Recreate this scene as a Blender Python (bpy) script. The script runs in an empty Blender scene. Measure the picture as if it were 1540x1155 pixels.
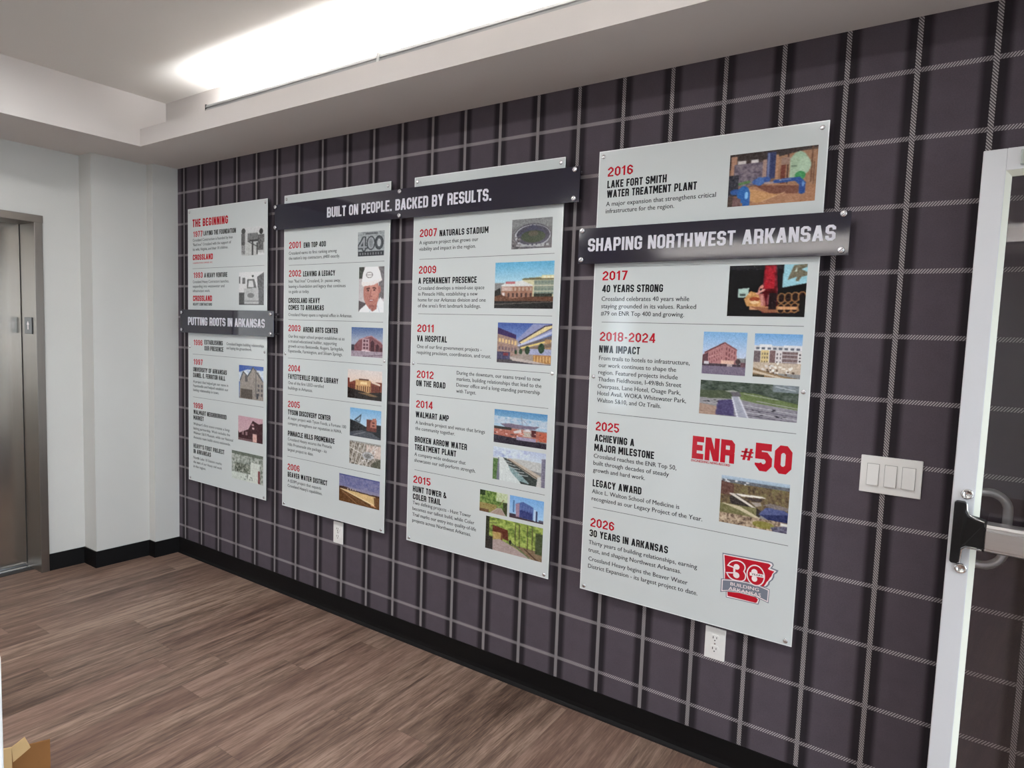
import bpy, math, random
import numpy as np
from mathutils import Matrix, Vector

# ------------------------------------------------------------------ camera, world, light, exposure
scene = bpy.context.scene
COL = scene.collection
cam_data = bpy.data.cameras.new('camera')
cam_data.sensor_fit = 'HORIZONTAL'
cam_data.sensor_width = 36.0
cam_data.lens = 951.692 / 1540.0 * 36.0
cam_data.clip_start = 0.02
cam = bpy.data.objects.new('camera', cam_data)
COL.objects.link(cam)
_right = Vector((0.834732, 0.549471, 0.036109)); _down = Vector((0.073113, -0.045598, -0.996281)); _fwd = Vector((-0.545781, 0.834267, -0.078235))
_m = Matrix((_right, -_down, -_fwd)).transposed().to_4x4()
_m.translation = Vector((4.00027, -2.21752, 1.49813))
cam.matrix_world = _m
scene.camera = cam

world = bpy.data.worlds.new('daylight'); scene.world = world
world.use_nodes = True
_bg = world.node_tree.nodes['Background']
_bg.inputs['Color'].default_value = (0.80, 0.90, 1.0, 1)
_bg.inputs['Strength'].default_value = 4.0

DOWNLIGHT = 120.0    # strength of the small recessed ceiling lights
COVE = 54.0          # strength of the LED strips in the coves
scene.view_settings.view_transform = 'Standard'
scene.view_settings.look = 'None'
scene.view_settings.exposure = 0.90
scene.view_settings.gamma = 1.0
scene.view_settings.use_curve_mapping = False
scene.cycles.use_denoising = True
scene.cycles.max_bounces = 10
scene.cycles.diffuse_bounces = 6
scene.cycles.sample_clamp_indirect = 6.0

# ------------------------------------------------------------------ measured layout of the panels
TEXTS = [
    (1, 'B', 'THE BEGINNING', 0.0493, 2.0762, 0.4148),
    (1, 'Y', '1977', 0.0569, 2.0164, 0.1566),
    (1, 'H', 'LAYING THE FOUNDATION', 0.1678, 2.0196, 0.4915),
    (1, 'P', [('Crossland Construction is founded by Ivan', 1.9894, 0.4603), ('"Red Iron" Crossland with the support of', 1.9618, 0.4449), ('his wife, Virginia, and their 10 children.', 1.9342, 0.4164)], 0.0522),
    (1, 'L', 'CROSSLAND', 0.0517, 1.8778, 0.2636),
    (1, 'R', 'CONSTRUCTION COMPANY, INC.', 0.0516, 1.8557, 0.2608),
    (1, 'Y', '1993', 0.059, 1.7699, 0.1571),
    (1, 'H', 'A HEAVY VENTURE', 0.174, 1.771, 0.4081),
    (1, 'P', [('Crossland Heavy Contractors launches,', 1.7394, 0.4252), ('expanding into wastewater and', 1.7122, 0.3805), ('infrastructure work.', 1.6849, 0.233)], 0.0507),
    (1, 'L', 'CROSSLAND', 0.0524, 1.6306, 0.2543),
    (1, 'S', 'HEAVY CONTRACTORS', 0.0522, 1.6034, 0.2542),
    (1, 'Y', '1996', 0.0581, 1.361, 0.1541),
    (1, 'H', 'ESTABLISHING', 0.174, 1.37, 0.3635),
    (1, 'H', 'OUR PRESENCE', 0.1739, 1.3333, 0.3695),
    (1, 'P', [('Crossland begins building relationships', 1.375, 0.7552), ('and laying the groundwork.', 1.3504, 0.6439)], 0.4015),
    (1, 'Y', '1997', 0.056, 1.2419, 0.1551),
    (1, 'H', 'UNIVERSITY OF ARKANSAS', 0.052, 1.1984, 0.4037),
    (1, 'H', 'DANIEL E. FERRITOR HALL', 0.0518, 1.1633, 0.3884),
    (1, 'P', [('A project that helped get our name in', 1.1291, 0.4191), ('Fayetteville and helped establish our', 1.1032, 0.4191), ('lasting relationship in town.', 1.0773, 0.325)], 0.0522),
    (1, 'Y', '1998', 0.0522, 0.9718, 0.1548),
    (1, 'H', 'WALMART NEIGHBORHOOD', 0.0534, 0.9332, 0.4021),
    (1, 'H', 'MARKET', 0.0532, 0.8989, 0.1646),
    (1, 'P', [("Walmart's first store creates a long-", 0.8655, 0.4375), ('lasting partnership. Work includes the', 0.8374, 0.4375), ('Walmart 5&10 Museum, while our National', 0.8093, 0.4667), ('Accounts team builds stores nationwide.', 0.7812, 0.4416)], 0.0528),
    (1, 'H', "HEAVY'S FIRST PROJECT", 0.0522, 0.7212, 0.3794),
    (1, 'H', 'IN ARKANSAS', 0.052, 0.6867, 0.2407),
    (1, 'P', [('North Lake 10 Station marks', 0.6528, 0.3537), ('the start of our Heavy civil work', 0.6251, 0.3551), ('in the region.', 0.5975, 0.1865)], 0.0516),
    (2, 'Y', '2001', 0.0407, 1.9086, 0.1376),
    (2, 'H', 'ENR TOP 400', 0.1588, 1.9076, 0.3305),
    (2, 'P', [('Crossland earns its first ranking among', 1.8762, 0.411), ("the nation's top contractors, #400 exactly.", 1.8496, 0.4348)], 0.0396),
    (2, 'Y', '2002', 0.0416, 1.7606, 0.1404),
    (2, 'H', 'LEAVING A LEGACY', 0.1564, 1.7597, 0.4022),
    (2, 'P', [('Ivan "Red Iron" Crossland, Sr. passes away,', 1.7287, 0.4432), ('leaving a foundation and legacy that continues', 1.7017, 0.4798), ('to guide us today.', 1.6748, 0.2068)], 0.0407),
    (2, 'H', 'CROSSLAND HEAVY', 0.0395, 1.6214, 0.29),
    (2, 'H', 'COMES TO ARKANSAS', 0.04, 1.5846, 0.3217),
    (2, 'P', [('Crossland Heavy opens a regional office in Arkansas.', 1.5527, 0.5292)], 0.0404),
    (2, 'Y', '2003', 0.0415, 1.4718, 0.14),
    (2, 'H', 'AREND ARTS CENTER', 0.1609, 1.4701, 0.4279),
    (2, 'P', [('Our first major school project establishes us as', 1.4374, 0.4776), ('a trusted educational builder, supporting', 1.4112, 0.4213), ('growth across Bentonville, Rogers, Springdale,', 1.385, 0.4735), ('Fayetteville, Farmington, and Siloam Springs.', 1.3588, 0.4649)], 0.0414),
    (2, 'Y', '2004', 0.0432, 1.2577, 0.1405),
    (2, 'H', 'FAYETTEVILLE PUBLIC LIBRARY', 0.0426, 1.2159, 0.4372),
    (2, 'P', [('One of the first LEED-certified', 1.1871, 0.3272), ('buildings in Arkansas.', 1.159, 0.2418)], 0.0432),
    (2, 'Y', '2005', 0.043, 1.0631, 0.1413),
    (2, 'H', 'TYSON DISCOVERY CENTER', 0.0435, 1.0222, 0.3821),
    (2, 'P', [('A major project with Tyson Foods, a Fortune 100', 0.9953, 0.4991), ('company, strengthens our reputation in NWA.', 0.9673, 0.4681)], 0.0435),
    (2, 'H', 'PINNACLE HILLS PROMENADE', 0.0439, 0.9064, 0.416),
    (2, 'P', [('Crossland Heavy secures the Pinnacle', 0.8801, 0.3961), ('Hills Promenade site package - its', 0.8516, 0.3572), ('largest project to date.', 0.8231, 0.2529)], 0.0441),
    (2, 'Y', '2006', 0.0441, 0.7195, 0.1443),
    (2, 'H', 'BEAVER WATER DISTRICT', 0.0452, 0.6802, 0.3646),
    (2, 'P', [('A $20M project that expands', 0.6515, 0.3188), ("Crossland Heavy's capabilities.", 0.6242, 0.3276)], 0.0457),
    (3, 'Y', '2007', 0.0381, 1.9204, 0.138),
    (3, 'H', 'NATURALS STADIUM', 0.1534, 1.9178, 0.419),
    (3, 'P', [('A signature project that grows our', 1.8876, 0.3669), ('visibility and impact in the region.', 1.8593, 0.3554)], 0.0364),
    (3, 'Y', '2009', 0.0378, 1.7567, 0.1391),
    (3, 'H', 'A PERMANENT PRESENCE', 0.0357, 1.7113, 0.3658),
    (3, 'P', [('Crossland develops a mixed-use space', 1.684, 0.4071), ('in Pinnacle Hills, establishing a new', 1.6577, 0.3728), ('home for our Arkansas division and one', 1.6313, 0.4162), ("of the area's first landmark buildings.", 1.605, 0.3914)], 0.0367),
    (3, 'Y', '2011', 0.0367, 1.4939, 0.1366),
    (3, 'H', 'VA HOSPITAL', 0.0361, 1.4508, 0.2125),
    (3, 'P', [('One of our first government projects -', 1.4201, 0.403), ('requiring precision, coordination, and trust.', 1.3936, 0.4538)], 0.0371),
    (3, 'Y', '2012', 0.0403, 1.284, 0.1403),
    (3, 'H', 'ON THE ROAD', 0.0379, 1.2458, 0.2107),
    (3, 'P', [('During the downturn, our teams travel to new', 1.3136, 0.7005), ('markets, building relationships that lead to the', 1.287, 0.706), ('Denver office and a long-standing partnership', 1.2603, 0.7004), ('with Target.', 1.2337, 0.3807)], 0.2726),
    (3, 'Y', '2014', 0.0407, 1.1465, 0.1403),
    (3, 'H', 'WALMART AMP', 0.0393, 1.101, 0.2353),
    (3, 'P', [('A landmark project and venue that brings', 1.0697, 0.435), ('the community together.', 1.0425, 0.2722)], 0.0399),
    (3, 'H', 'BROKEN ARROW WATER', 0.0372, 0.9855, 0.3413),
    (3, 'H', 'TREATMENT PLANT', 0.0384, 0.9482, 0.2824),
    (3, 'P', [('A company-wide endeavor that', 0.9206, 0.3361), ('showcases our self-perform strength.', 0.8929, 0.392)], 0.0381),
    (3, 'Y', '2015', 0.0351, 0.7938, 0.1393),
    (3, 'H', 'HUNT TOWER &', 0.0332, 0.7515, 0.2342),
    (3, 'H', 'COLER TRAIL', 0.0343, 0.7151, 0.203),
    (3, 'P', [('Two defining projects - Hunt Tower', 0.6914, 0.3742), ('becomes our tallest build, while Coler', 0.6637, 0.3938), ('Trail marks our entry into quality-of-life', 0.6359, 0.4043), ('projects across Northwest Arkansas.', 0.6081, 0.3774)], 0.0343),
    (4, 'Y', '2016', 0.0369, 2.0924, 0.1359),
    (4, 'H', 'LAKE FORT SMITH', 0.0369, 2.0506, 0.2646),
    (4, 'H', 'WATER TREATMENT PLANT', 0.0371, 2.0155, 0.3732),
    (4, 'P', [('A major expansion that strengthens critical', 1.9851, 0.4398), ('infrastructure for the region.', 1.9592, 0.2968)], 0.0356),
    (4, 'Y', '2017', 0.0352, 1.7121, 0.135),
    (4, 'H', '40 YEARS STRONG', 0.0356, 1.6675, 0.273),
    (4, 'P', [('Crossland celebrates 40 years while', 1.6355, 0.3693), ('staying grounded in its values. Ranked', 1.6084, 0.3948), ('#79 on ENR Top 400 and growing.', 1.5812, 0.3543)], 0.0354),
    (4, 'Y', '2018-2024', 0.0359, 1.4857, 0.2546),
    (4, 'H', 'NWA IMPACT', 0.0349, 1.4414, 0.1981),
    (4, 'P', [('From trails to hotels to infrastructure,', 1.4132, 0.384), ('our work continues to shape the', 1.3865, 0.337), ('region. Featured projects include', 1.3598, 0.3443), ('Thaden Fieldhouse, I-49/8th Street', 1.3331, 0.3586), ('Overpass, Lane Hotel, Osage Park,', 1.3064, 0.3577), ('Hotel Avail, WOKA Whitewater Park,', 1.2797, 0.3788), ('Walton 5&10, and Oz Trails.', 1.253, 0.2886)], 0.0363),
    (4, 'Y', '2025', 0.036, 1.1442, 0.1323),
    (4, 'H', 'ACHIEVING A', 0.0334, 1.102, 0.1949),
    (4, 'H', 'MAJOR MILESTONE', 0.0338, 1.0649, 0.2735),
    (4, 'P', [('Crossland reaches the ENR Top 50,', 1.0377, 0.3581), ('built through decades of steady', 1.0103, 0.3323), ('growth and hard work.', 0.9829, 0.2432)], 0.0332),
    (4, 'E', 'ENR', 0.4104, 1.088, 0.5552),
    (4, '#', '#', 0.575, 1.1063, 0.6158),
    (4, 'F', '50', 0.6217, 1.0769, 0.7355),
    (4, 'R', 'ENGINEERING NEWS-RECORD', 0.4094, 1.0769, 0.5427),
    (4, 'H', 'LEGACY AWARD', 0.0341, 0.9264, 0.2326),
    (4, 'P', [('Alice L. Walton School of Medicine is', 0.8993, 0.3768), ('recognized as our Legacy Project of the Year.', 0.8713, 0.4605)], 0.0331),
    (4, 'Y', '2026', 0.0328, 0.7685, 0.1319),
    (4, 'H', '30 YEARS IN ARKANSAS', 0.0305, 0.7291, 0.3445),
    (4, 'P', [('Thirty years of building relationships, earning', 0.6979, 0.4523), ('trust, and shaping Northwest Arkansas.', 0.6681, 0.3965)], 0.0291),
    (4, 'P', [('Crossland Heavy begins the Beaver Water', 0.6329, 0.4222), ('District Expansion - its largest project to date.', 0.6038, 0.4591)], 0.0312),
]
DIVIDERS = [
    (1, 1.827),
    (1, 1.3057),
    (1, 1.0402),
    (2, 1.8207),
    (2, 1.5333),
    (2, 1.3282),
    (2, 1.1312),
    (2, 0.7922),
    (3, 1.821),
    (3, 1.576),
    (3, 1.349),
    (3, 1.2075),
    (3, 0.8549),
    (4, 1.5565),
    (4, 1.2131),
    (4, 0.8445),
]
PHOTOS = [
    (1, 'crew', 0.5432, 0.7542, 1.8857, 2.0422),
    (1, 'truck', 0.5226, 0.7518, 1.6099, 1.794),
    (1, 'hall', 0.5246, 0.7519, 1.0741, 1.2659),
    (1, 'market', 0.5183, 0.7485, 0.8302, 0.9713),
    (1, 'site', 0.4551, 0.7538, 0.5939, 0.7602),
    (2, 'four', 0.5618, 0.7403, 1.8475, 1.9642),
    (2, 'portrait', 0.574, 0.7432, 1.579, 1.7967),
    (2, 'arts', 0.5271, 0.742, 1.3624, 1.5053),
    (2, 'library', 0.5054, 0.7427, 1.1539, 1.2972),
    (2, 'tyson', 0.5266, 0.742, 0.9646, 1.1064),
    (2, 'aerial', 0.5263, 0.7435, 0.8244, 0.9422),
    (2, 'beaver', 0.4546, 0.741, 0.621, 0.7623),
    (3, 'stadium', 0.5373, 0.7272, 1.8443, 1.9631),
    (3, 'presence', 0.4607, 0.7435, 1.6043, 1.7927),
    (3, 'hospital', 0.4834, 0.7449, 1.3793, 1.5454),
    (3, 'amp', 0.4814, 0.7405, 1.0406, 1.1815),
    (3, 'channel', 0.4823, 0.7402, 0.8823, 1.023),
    (3, 'trail', 0.4193, 0.5629, 0.732, 0.8265),
    (3, 'tower', 0.5747, 0.7403, 0.7327, 0.8271),
    (3, 'bridge', 0.456, 0.7405, 0.575, 0.7166),
    (4, 'pipes', 0.48, 0.7468, 1.9472, 2.1166),
    (4, 'stage', 0.501, 0.7411, 1.5855, 1.7524),
    (4, 'hotel', 0.4273, 0.572, 1.3874, 1.5314),
    (4, 'flats', 0.5962, 0.7415, 1.3879, 1.5303),
    (4, 'overpass', 0.4264, 0.7413, 1.2483, 1.3654),
    (4, 'school', 0.5174, 0.7351, 0.8825, 1.0453),
]
LOGO = [
    ('g', [(0.536, 0.7762), (0.6885, 0.7811), (0.6994, 0.7785), (0.7031, 0.7712), (0.6984, 0.7607), (0.7186, 0.7569), (0.7143, 0.747), (0.7072, 0.7406), (0.7068, 0.7311), (0.7031, 0.7209), (0.6951, 0.7118), (0.6936, 0.702), (0.6866, 0.692), (0.6212, 0.6765), (0.5458, 0.6719), (0.5412, 0.7172)], 1),
    ('w', [(0.5392, 0.7723), (0.6877, 0.7769), (0.6964, 0.775), (0.6993, 0.7696), (0.6921, 0.7576), (0.7118, 0.7534), (0.7089, 0.748), (0.7029, 0.7419), (0.7015, 0.7298), (0.6978, 0.7207), (0.6897, 0.7116), (0.6881, 0.703), (0.6821, 0.6944), (0.6211, 0.6788), (0.548, 0.6749), (0.5442, 0.7179)], 2),
    ('r', [(0.5429, 0.7695), (0.6858, 0.7725), (0.692, 0.7702), (0.6933, 0.7665), (0.6858, 0.7554), (0.6892, 0.7527), (0.7062, 0.7502), (0.7003, 0.7413), (0.6981, 0.7325), (0.6928, 0.7242), (0.6898, 0.7164), (0.6844, 0.7091), (0.6812, 0.7012), (0.6767, 0.693), (0.6211, 0.6788), (0.5498, 0.6753), (0.5488, 0.719)], 3),
    ('g', [(0.5557, 0.6438), (0.6002, 0.6517), (0.6631, 0.6491), (0.6679, 0.6432), (0.6634, 0.6261), (0.557, 0.6234)], 4),
    ('w', [(0.5581, 0.6437), (0.6002, 0.6513), (0.6609, 0.6485), (0.6646, 0.6424), (0.6608, 0.6287), (0.5592, 0.6259)], 5),
    ('r', [(0.561, 0.6445), (0.6002, 0.6506), (0.6542, 0.6491), (0.6612, 0.6438), (0.6585, 0.6336), (0.6543, 0.63), (0.5624, 0.6302)], 6),
    ('g', [(0.5368, 0.6853), (0.5793, 0.6924), (0.6201, 0.6954), (0.6624, 0.6936), (0.6956, 0.6872), (0.6948, 0.6391), (0.6654, 0.6469), (0.6338, 0.6557), (0.6, 0.6541), (0.566, 0.6472), (0.5374, 0.6374)], 7),
    ('w', [(0.54, 0.6832), (0.5795, 0.6901), (0.6202, 0.6925), (0.6626, 0.6908), (0.6936, 0.685), (0.6926, 0.6423), (0.6652, 0.6497), (0.6336, 0.6581), (0.5999, 0.6565), (0.5658, 0.6496), (0.5407, 0.6412)], 8),
    ('s', [(0.5434, 0.6811), (0.5796, 0.6874), (0.6204, 0.6902), (0.6628, 0.6883), (0.6905, 0.6824), (0.69, 0.6461), (0.665, 0.6532), (0.6334, 0.6609), (0.5997, 0.6589), (0.5657, 0.652), (0.544, 0.6454)], 9),
    ('w', [(0.5785, 0.7358), (0.5602, 0.7387), (0.5593, 0.7371), (0.5602, 0.7388), (0.5617, 0.7414), (0.5634, 0.7446), (0.5656, 0.7474), (0.5681, 0.75), (0.5712, 0.7524), (0.5747, 0.7545), (0.5784, 0.7562), (0.5822, 0.7573), (0.5861, 0.758), (0.5901, 0.7582), (0.5939, 0.7579), (0.5976, 0.757), (0.6011, 0.7557), (0.6044, 0.7538), (0.6071, 0.7516), (0.6091, 0.7493), (0.6105, 0.7466), (0.6113, 0.7437), (0.6117, 0.7409), (0.6117, 0.7381), (0.6112, 0.7355), (0.6102, 0.7328), (0.6094, 0.7307), (0.6089, 0.7292), (0.6082, 0.7274), (0.6093, 0.726), (0.6102, 0.7246), (0.6116, 0.7227), (0.6133, 0.7202), (0.6145, 0.7176), (0.6152, 0.7145), (0.6153, 0.7111), (0.615, 0.7074), (0.6142, 0.7041), (0.613, 0.7014), (0.6115, 0.6992), (0.6094, 0.6974), (0.6069, 0.6958), (0.604, 0.6945), (0.6007, 0.6936), (0.597, 0.693), (0.593, 0.6927), (0.589, 0.6925), (0.5849, 0.6927), (0.5807, 0.693), (0.5769, 0.6937), (0.5734, 0.6948), (0.5702, 0.6962), (0.5674, 0.698), (0.5648, 0.7), (0.5626, 0.7023), (0.5607, 0.7048), (0.559, 0.7076), (0.5577, 0.7098), (0.5568, 0.7113), (0.558, 0.7092), (0.5807, 0.7135), (0.5806, 0.7176), (0.5513, 0.7121), (0.5534, 0.7086), (0.5543, 0.7072), (0.5556, 0.705), (0.5574, 0.702), (0.5596, 0.6992), (0.5621, 0.6966), (0.5649, 0.6944), (0.5681, 0.6924), (0.5716, 0.6908), (0.5754, 0.6897), (0.5796, 0.6889), (0.5841, 0.6885), (0.5884, 0.6884), (0.5926, 0.6885), (0.5968, 0.6889), (0.6009, 0.6895), (0.6047, 0.6906), (0.6081, 0.6921), (0.6112, 0.6941), (0.614, 0.6966), (0.6162, 0.6997), (0.6178, 0.7033), (0.6187, 0.7073), (0.6191, 0.7117), (0.6189, 0.7158), (0.6181, 0.7195), (0.6167, 0.7228), (0.6147, 0.7255), (0.6133, 0.7275), (0.6124, 0.7288), (0.6125, 0.7286), (0.6124, 0.7282), (0.6129, 0.7297), (0.6137, 0.7319), (0.6148, 0.7349), (0.6154, 0.7383), (0.6155, 0.7417), (0.615, 0.7452), (0.614, 0.7488), (0.6123, 0.752), (0.6098, 0.7549), (0.6068, 0.7574), (0.603, 0.7595), (0.5991, 0.761), (0.595, 0.762), (0.5907, 0.7623), (0.5862, 0.7621), (0.5819, 0.7614), (0.5776, 0.7601), (0.5735, 0.7582), (0.5695, 0.7558), (0.566, 0.7531), (0.5629, 0.75), (0.5603, 0.7466), (0.5584, 0.743), (0.557, 0.7405), (0.556, 0.7388), (0.5542, 0.7354), (0.5774, 0.7317)], 10),
    ('w', [(0.5957, 0.7385), (0.5955, 0.7363), (0.5949, 0.7342), (0.5938, 0.7323), (0.5923, 0.7307), (0.5904, 0.7296), (0.5884, 0.7288), (0.5862, 0.7286), (0.5839, 0.7289), (0.5818, 0.7296), (0.58, 0.7309), (0.5784, 0.7325), (0.5773, 0.7344), (0.5767, 0.7366), (0.5765, 0.7388), (0.5769, 0.7409), (0.5778, 0.743), (0.5791, 0.7447), (0.5808, 0.7461), (0.5828, 0.7471), (0.585, 0.7476), (0.5872, 0.7475), (0.5894, 0.747), (0.5913, 0.746), (0.5931, 0.7445), (0.5944, 0.7428), (0.5953, 0.7407), (0.5957, 0.7385)], 11),
    ('w', [(0.597, 0.7098), (0.5969, 0.7075), (0.5962, 0.7052), (0.595, 0.7031), (0.5934, 0.7014), (0.5914, 0.7001), (0.5892, 0.6993), (0.5868, 0.699), (0.5844, 0.6993), (0.5822, 0.7001), (0.5802, 0.7014), (0.5785, 0.7032), (0.5773, 0.7053), (0.5766, 0.7075), (0.5765, 0.7099), (0.5769, 0.7123), (0.5778, 0.7145), (0.5793, 0.7164), (0.5811, 0.7179), (0.5832, 0.7189), (0.5855, 0.7195), (0.5879, 0.7195), (0.5902, 0.7189), (0.5924, 0.7178), (0.5942, 0.7163), (0.5956, 0.7144), (0.5966, 0.7122), (0.597, 0.7098)], 12),
    ('w', [(0.5753, 0.7346), (0.5823, 0.7333), (0.583, 0.7151), (0.5765, 0.7155)], 13),
    ('w', [(0.6784, 0.7251), (0.6784, 0.7193), (0.6776, 0.7137), (0.6761, 0.7082), (0.6739, 0.7032), (0.6711, 0.6987), (0.6677, 0.6949), (0.6638, 0.6917), (0.6595, 0.6894), (0.6549, 0.688), (0.6502, 0.6875), (0.6454, 0.6879), (0.6407, 0.6892), (0.6362, 0.6915), (0.6321, 0.6945), (0.6283, 0.6984), (0.6251, 0.7029), (0.6226, 0.7079), (0.6207, 0.7134), (0.6196, 0.7191), (0.6192, 0.725), (0.6196, 0.7308), (0.6208, 0.7364), (0.6227, 0.7417), (0.6253, 0.7465), (0.6285, 0.7507), (0.6323, 0.7541), (0.6364, 0.7568), (0.6409, 0.7586), (0.6456, 0.7595), (0.6504, 0.7595), (0.6551, 0.7585), (0.6596, 0.7567), (0.6639, 0.7539), (0.6678, 0.7505), (0.6712, 0.7463), (0.674, 0.7415), (0.6762, 0.7363), (0.6777, 0.7308), (0.6784, 0.7251)], 14),
    ('r', [(0.6747, 0.7249), (0.6747, 0.7197), (0.674, 0.7147), (0.6727, 0.7099), (0.6708, 0.7054), (0.6683, 0.7014), (0.6653, 0.698), (0.6619, 0.6952), (0.6582, 0.6932), (0.6542, 0.6919), (0.6501, 0.6914), (0.6459, 0.6918), (0.6418, 0.693), (0.6379, 0.695), (0.6343, 0.6978), (0.631, 0.7012), (0.6282, 0.7052), (0.626, 0.7097), (0.6243, 0.7146), (0.6233, 0.7197), (0.623, 0.7249), (0.6234, 0.73), (0.6244, 0.735), (0.6261, 0.7397), (0.6283, 0.744), (0.6311, 0.7477), (0.6344, 0.7508), (0.638, 0.7531), (0.6419, 0.7548), (0.646, 0.7556), (0.6502, 0.7555), (0.6543, 0.7547), (0.6583, 0.753), (0.662, 0.7506), (0.6654, 0.7475), (0.6684, 0.7438), (0.6708, 0.7395), (0.6727, 0.7349), (0.674, 0.73), (0.6747, 0.7249)], 15),
    ('w', [(0.6543, 0.7348), (0.6542, 0.7325), (0.6535, 0.7303), (0.6524, 0.7284), (0.6508, 0.7267), (0.6489, 0.7255), (0.6467, 0.7247), (0.6444, 0.7245), (0.6421, 0.7248), (0.64, 0.7256), (0.638, 0.7268), (0.6364, 0.7285), (0.6352, 0.7305), (0.6346, 0.7327), (0.6344, 0.735), (0.6348, 0.7372), (0.6357, 0.7393), (0.6371, 0.7412), (0.6389, 0.7426), (0.641, 0.7436), (0.6432, 0.7441), (0.6455, 0.7441), (0.6478, 0.7435), (0.6498, 0.7425), (0.6516, 0.741), (0.653, 0.7392), (0.6539, 0.7371), (0.6543, 0.7348)], 16),
    ('w', [(0.6549, 0.7123), (0.6548, 0.7099), (0.6542, 0.7076), (0.6532, 0.7056), (0.6518, 0.7039), (0.65, 0.7026), (0.648, 0.7018), (0.646, 0.7015), (0.6439, 0.7018), (0.6419, 0.7026), (0.6401, 0.704), (0.6386, 0.7057), (0.6375, 0.7078), (0.6369, 0.7101), (0.6367, 0.7125), (0.6371, 0.7149), (0.6379, 0.7171), (0.6391, 0.719), (0.6407, 0.7205), (0.6426, 0.7216), (0.6446, 0.7221), (0.6468, 0.7221), (0.6488, 0.7215), (0.6507, 0.7204), (0.6523, 0.7188), (0.6536, 0.7169), (0.6545, 0.7147), (0.6549, 0.7123)], 17),
    ('w', [(0.6295, 0.7307), (0.6766, 0.7327), (0.6765, 0.7213), (0.6302, 0.7194)], 18),
]
LOGOTEXT = [
    ('BUILDING', (0.5697, 0.6701), (0.6621, 0.6717), 0.012, 'w'),
    ('ARKANSAS', (0.5645, 0.6527), (0.6698, 0.6542), 0.013, 'w'),
    ('YEARS', (0.6354, 0.7226), (0.6706, 0.7239), 0.0066, 'k'),
]
# ------------------------------------------------------------------ small helpers
def lin(c):
    c = c / 255.0
    return c / 12.92 if c <= 0.04045 else ((c + 0.055) / 1.055) ** 2.4
def rgb(r, g, b): return (lin(r), lin(g), lin(b), 1.0)

def tag(o, label=None, cat=None, group=None, kind=None):
    if label: o['label'] = label
    if cat: o['category'] = cat
    if group: o['group'] = group
    if kind: o['kind'] = kind
    return o

def empty(name, loc, label=None, cat=None, group=None, kind=None, rz=0.0):
    o = bpy.data.objects.new(name, None)
    o.empty_display_size = 0.05
    o.location = loc; o.rotation_euler = (0, 0, rz)
    COL.objects.link(o)
    return tag(o, label, cat, group, kind)

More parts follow.
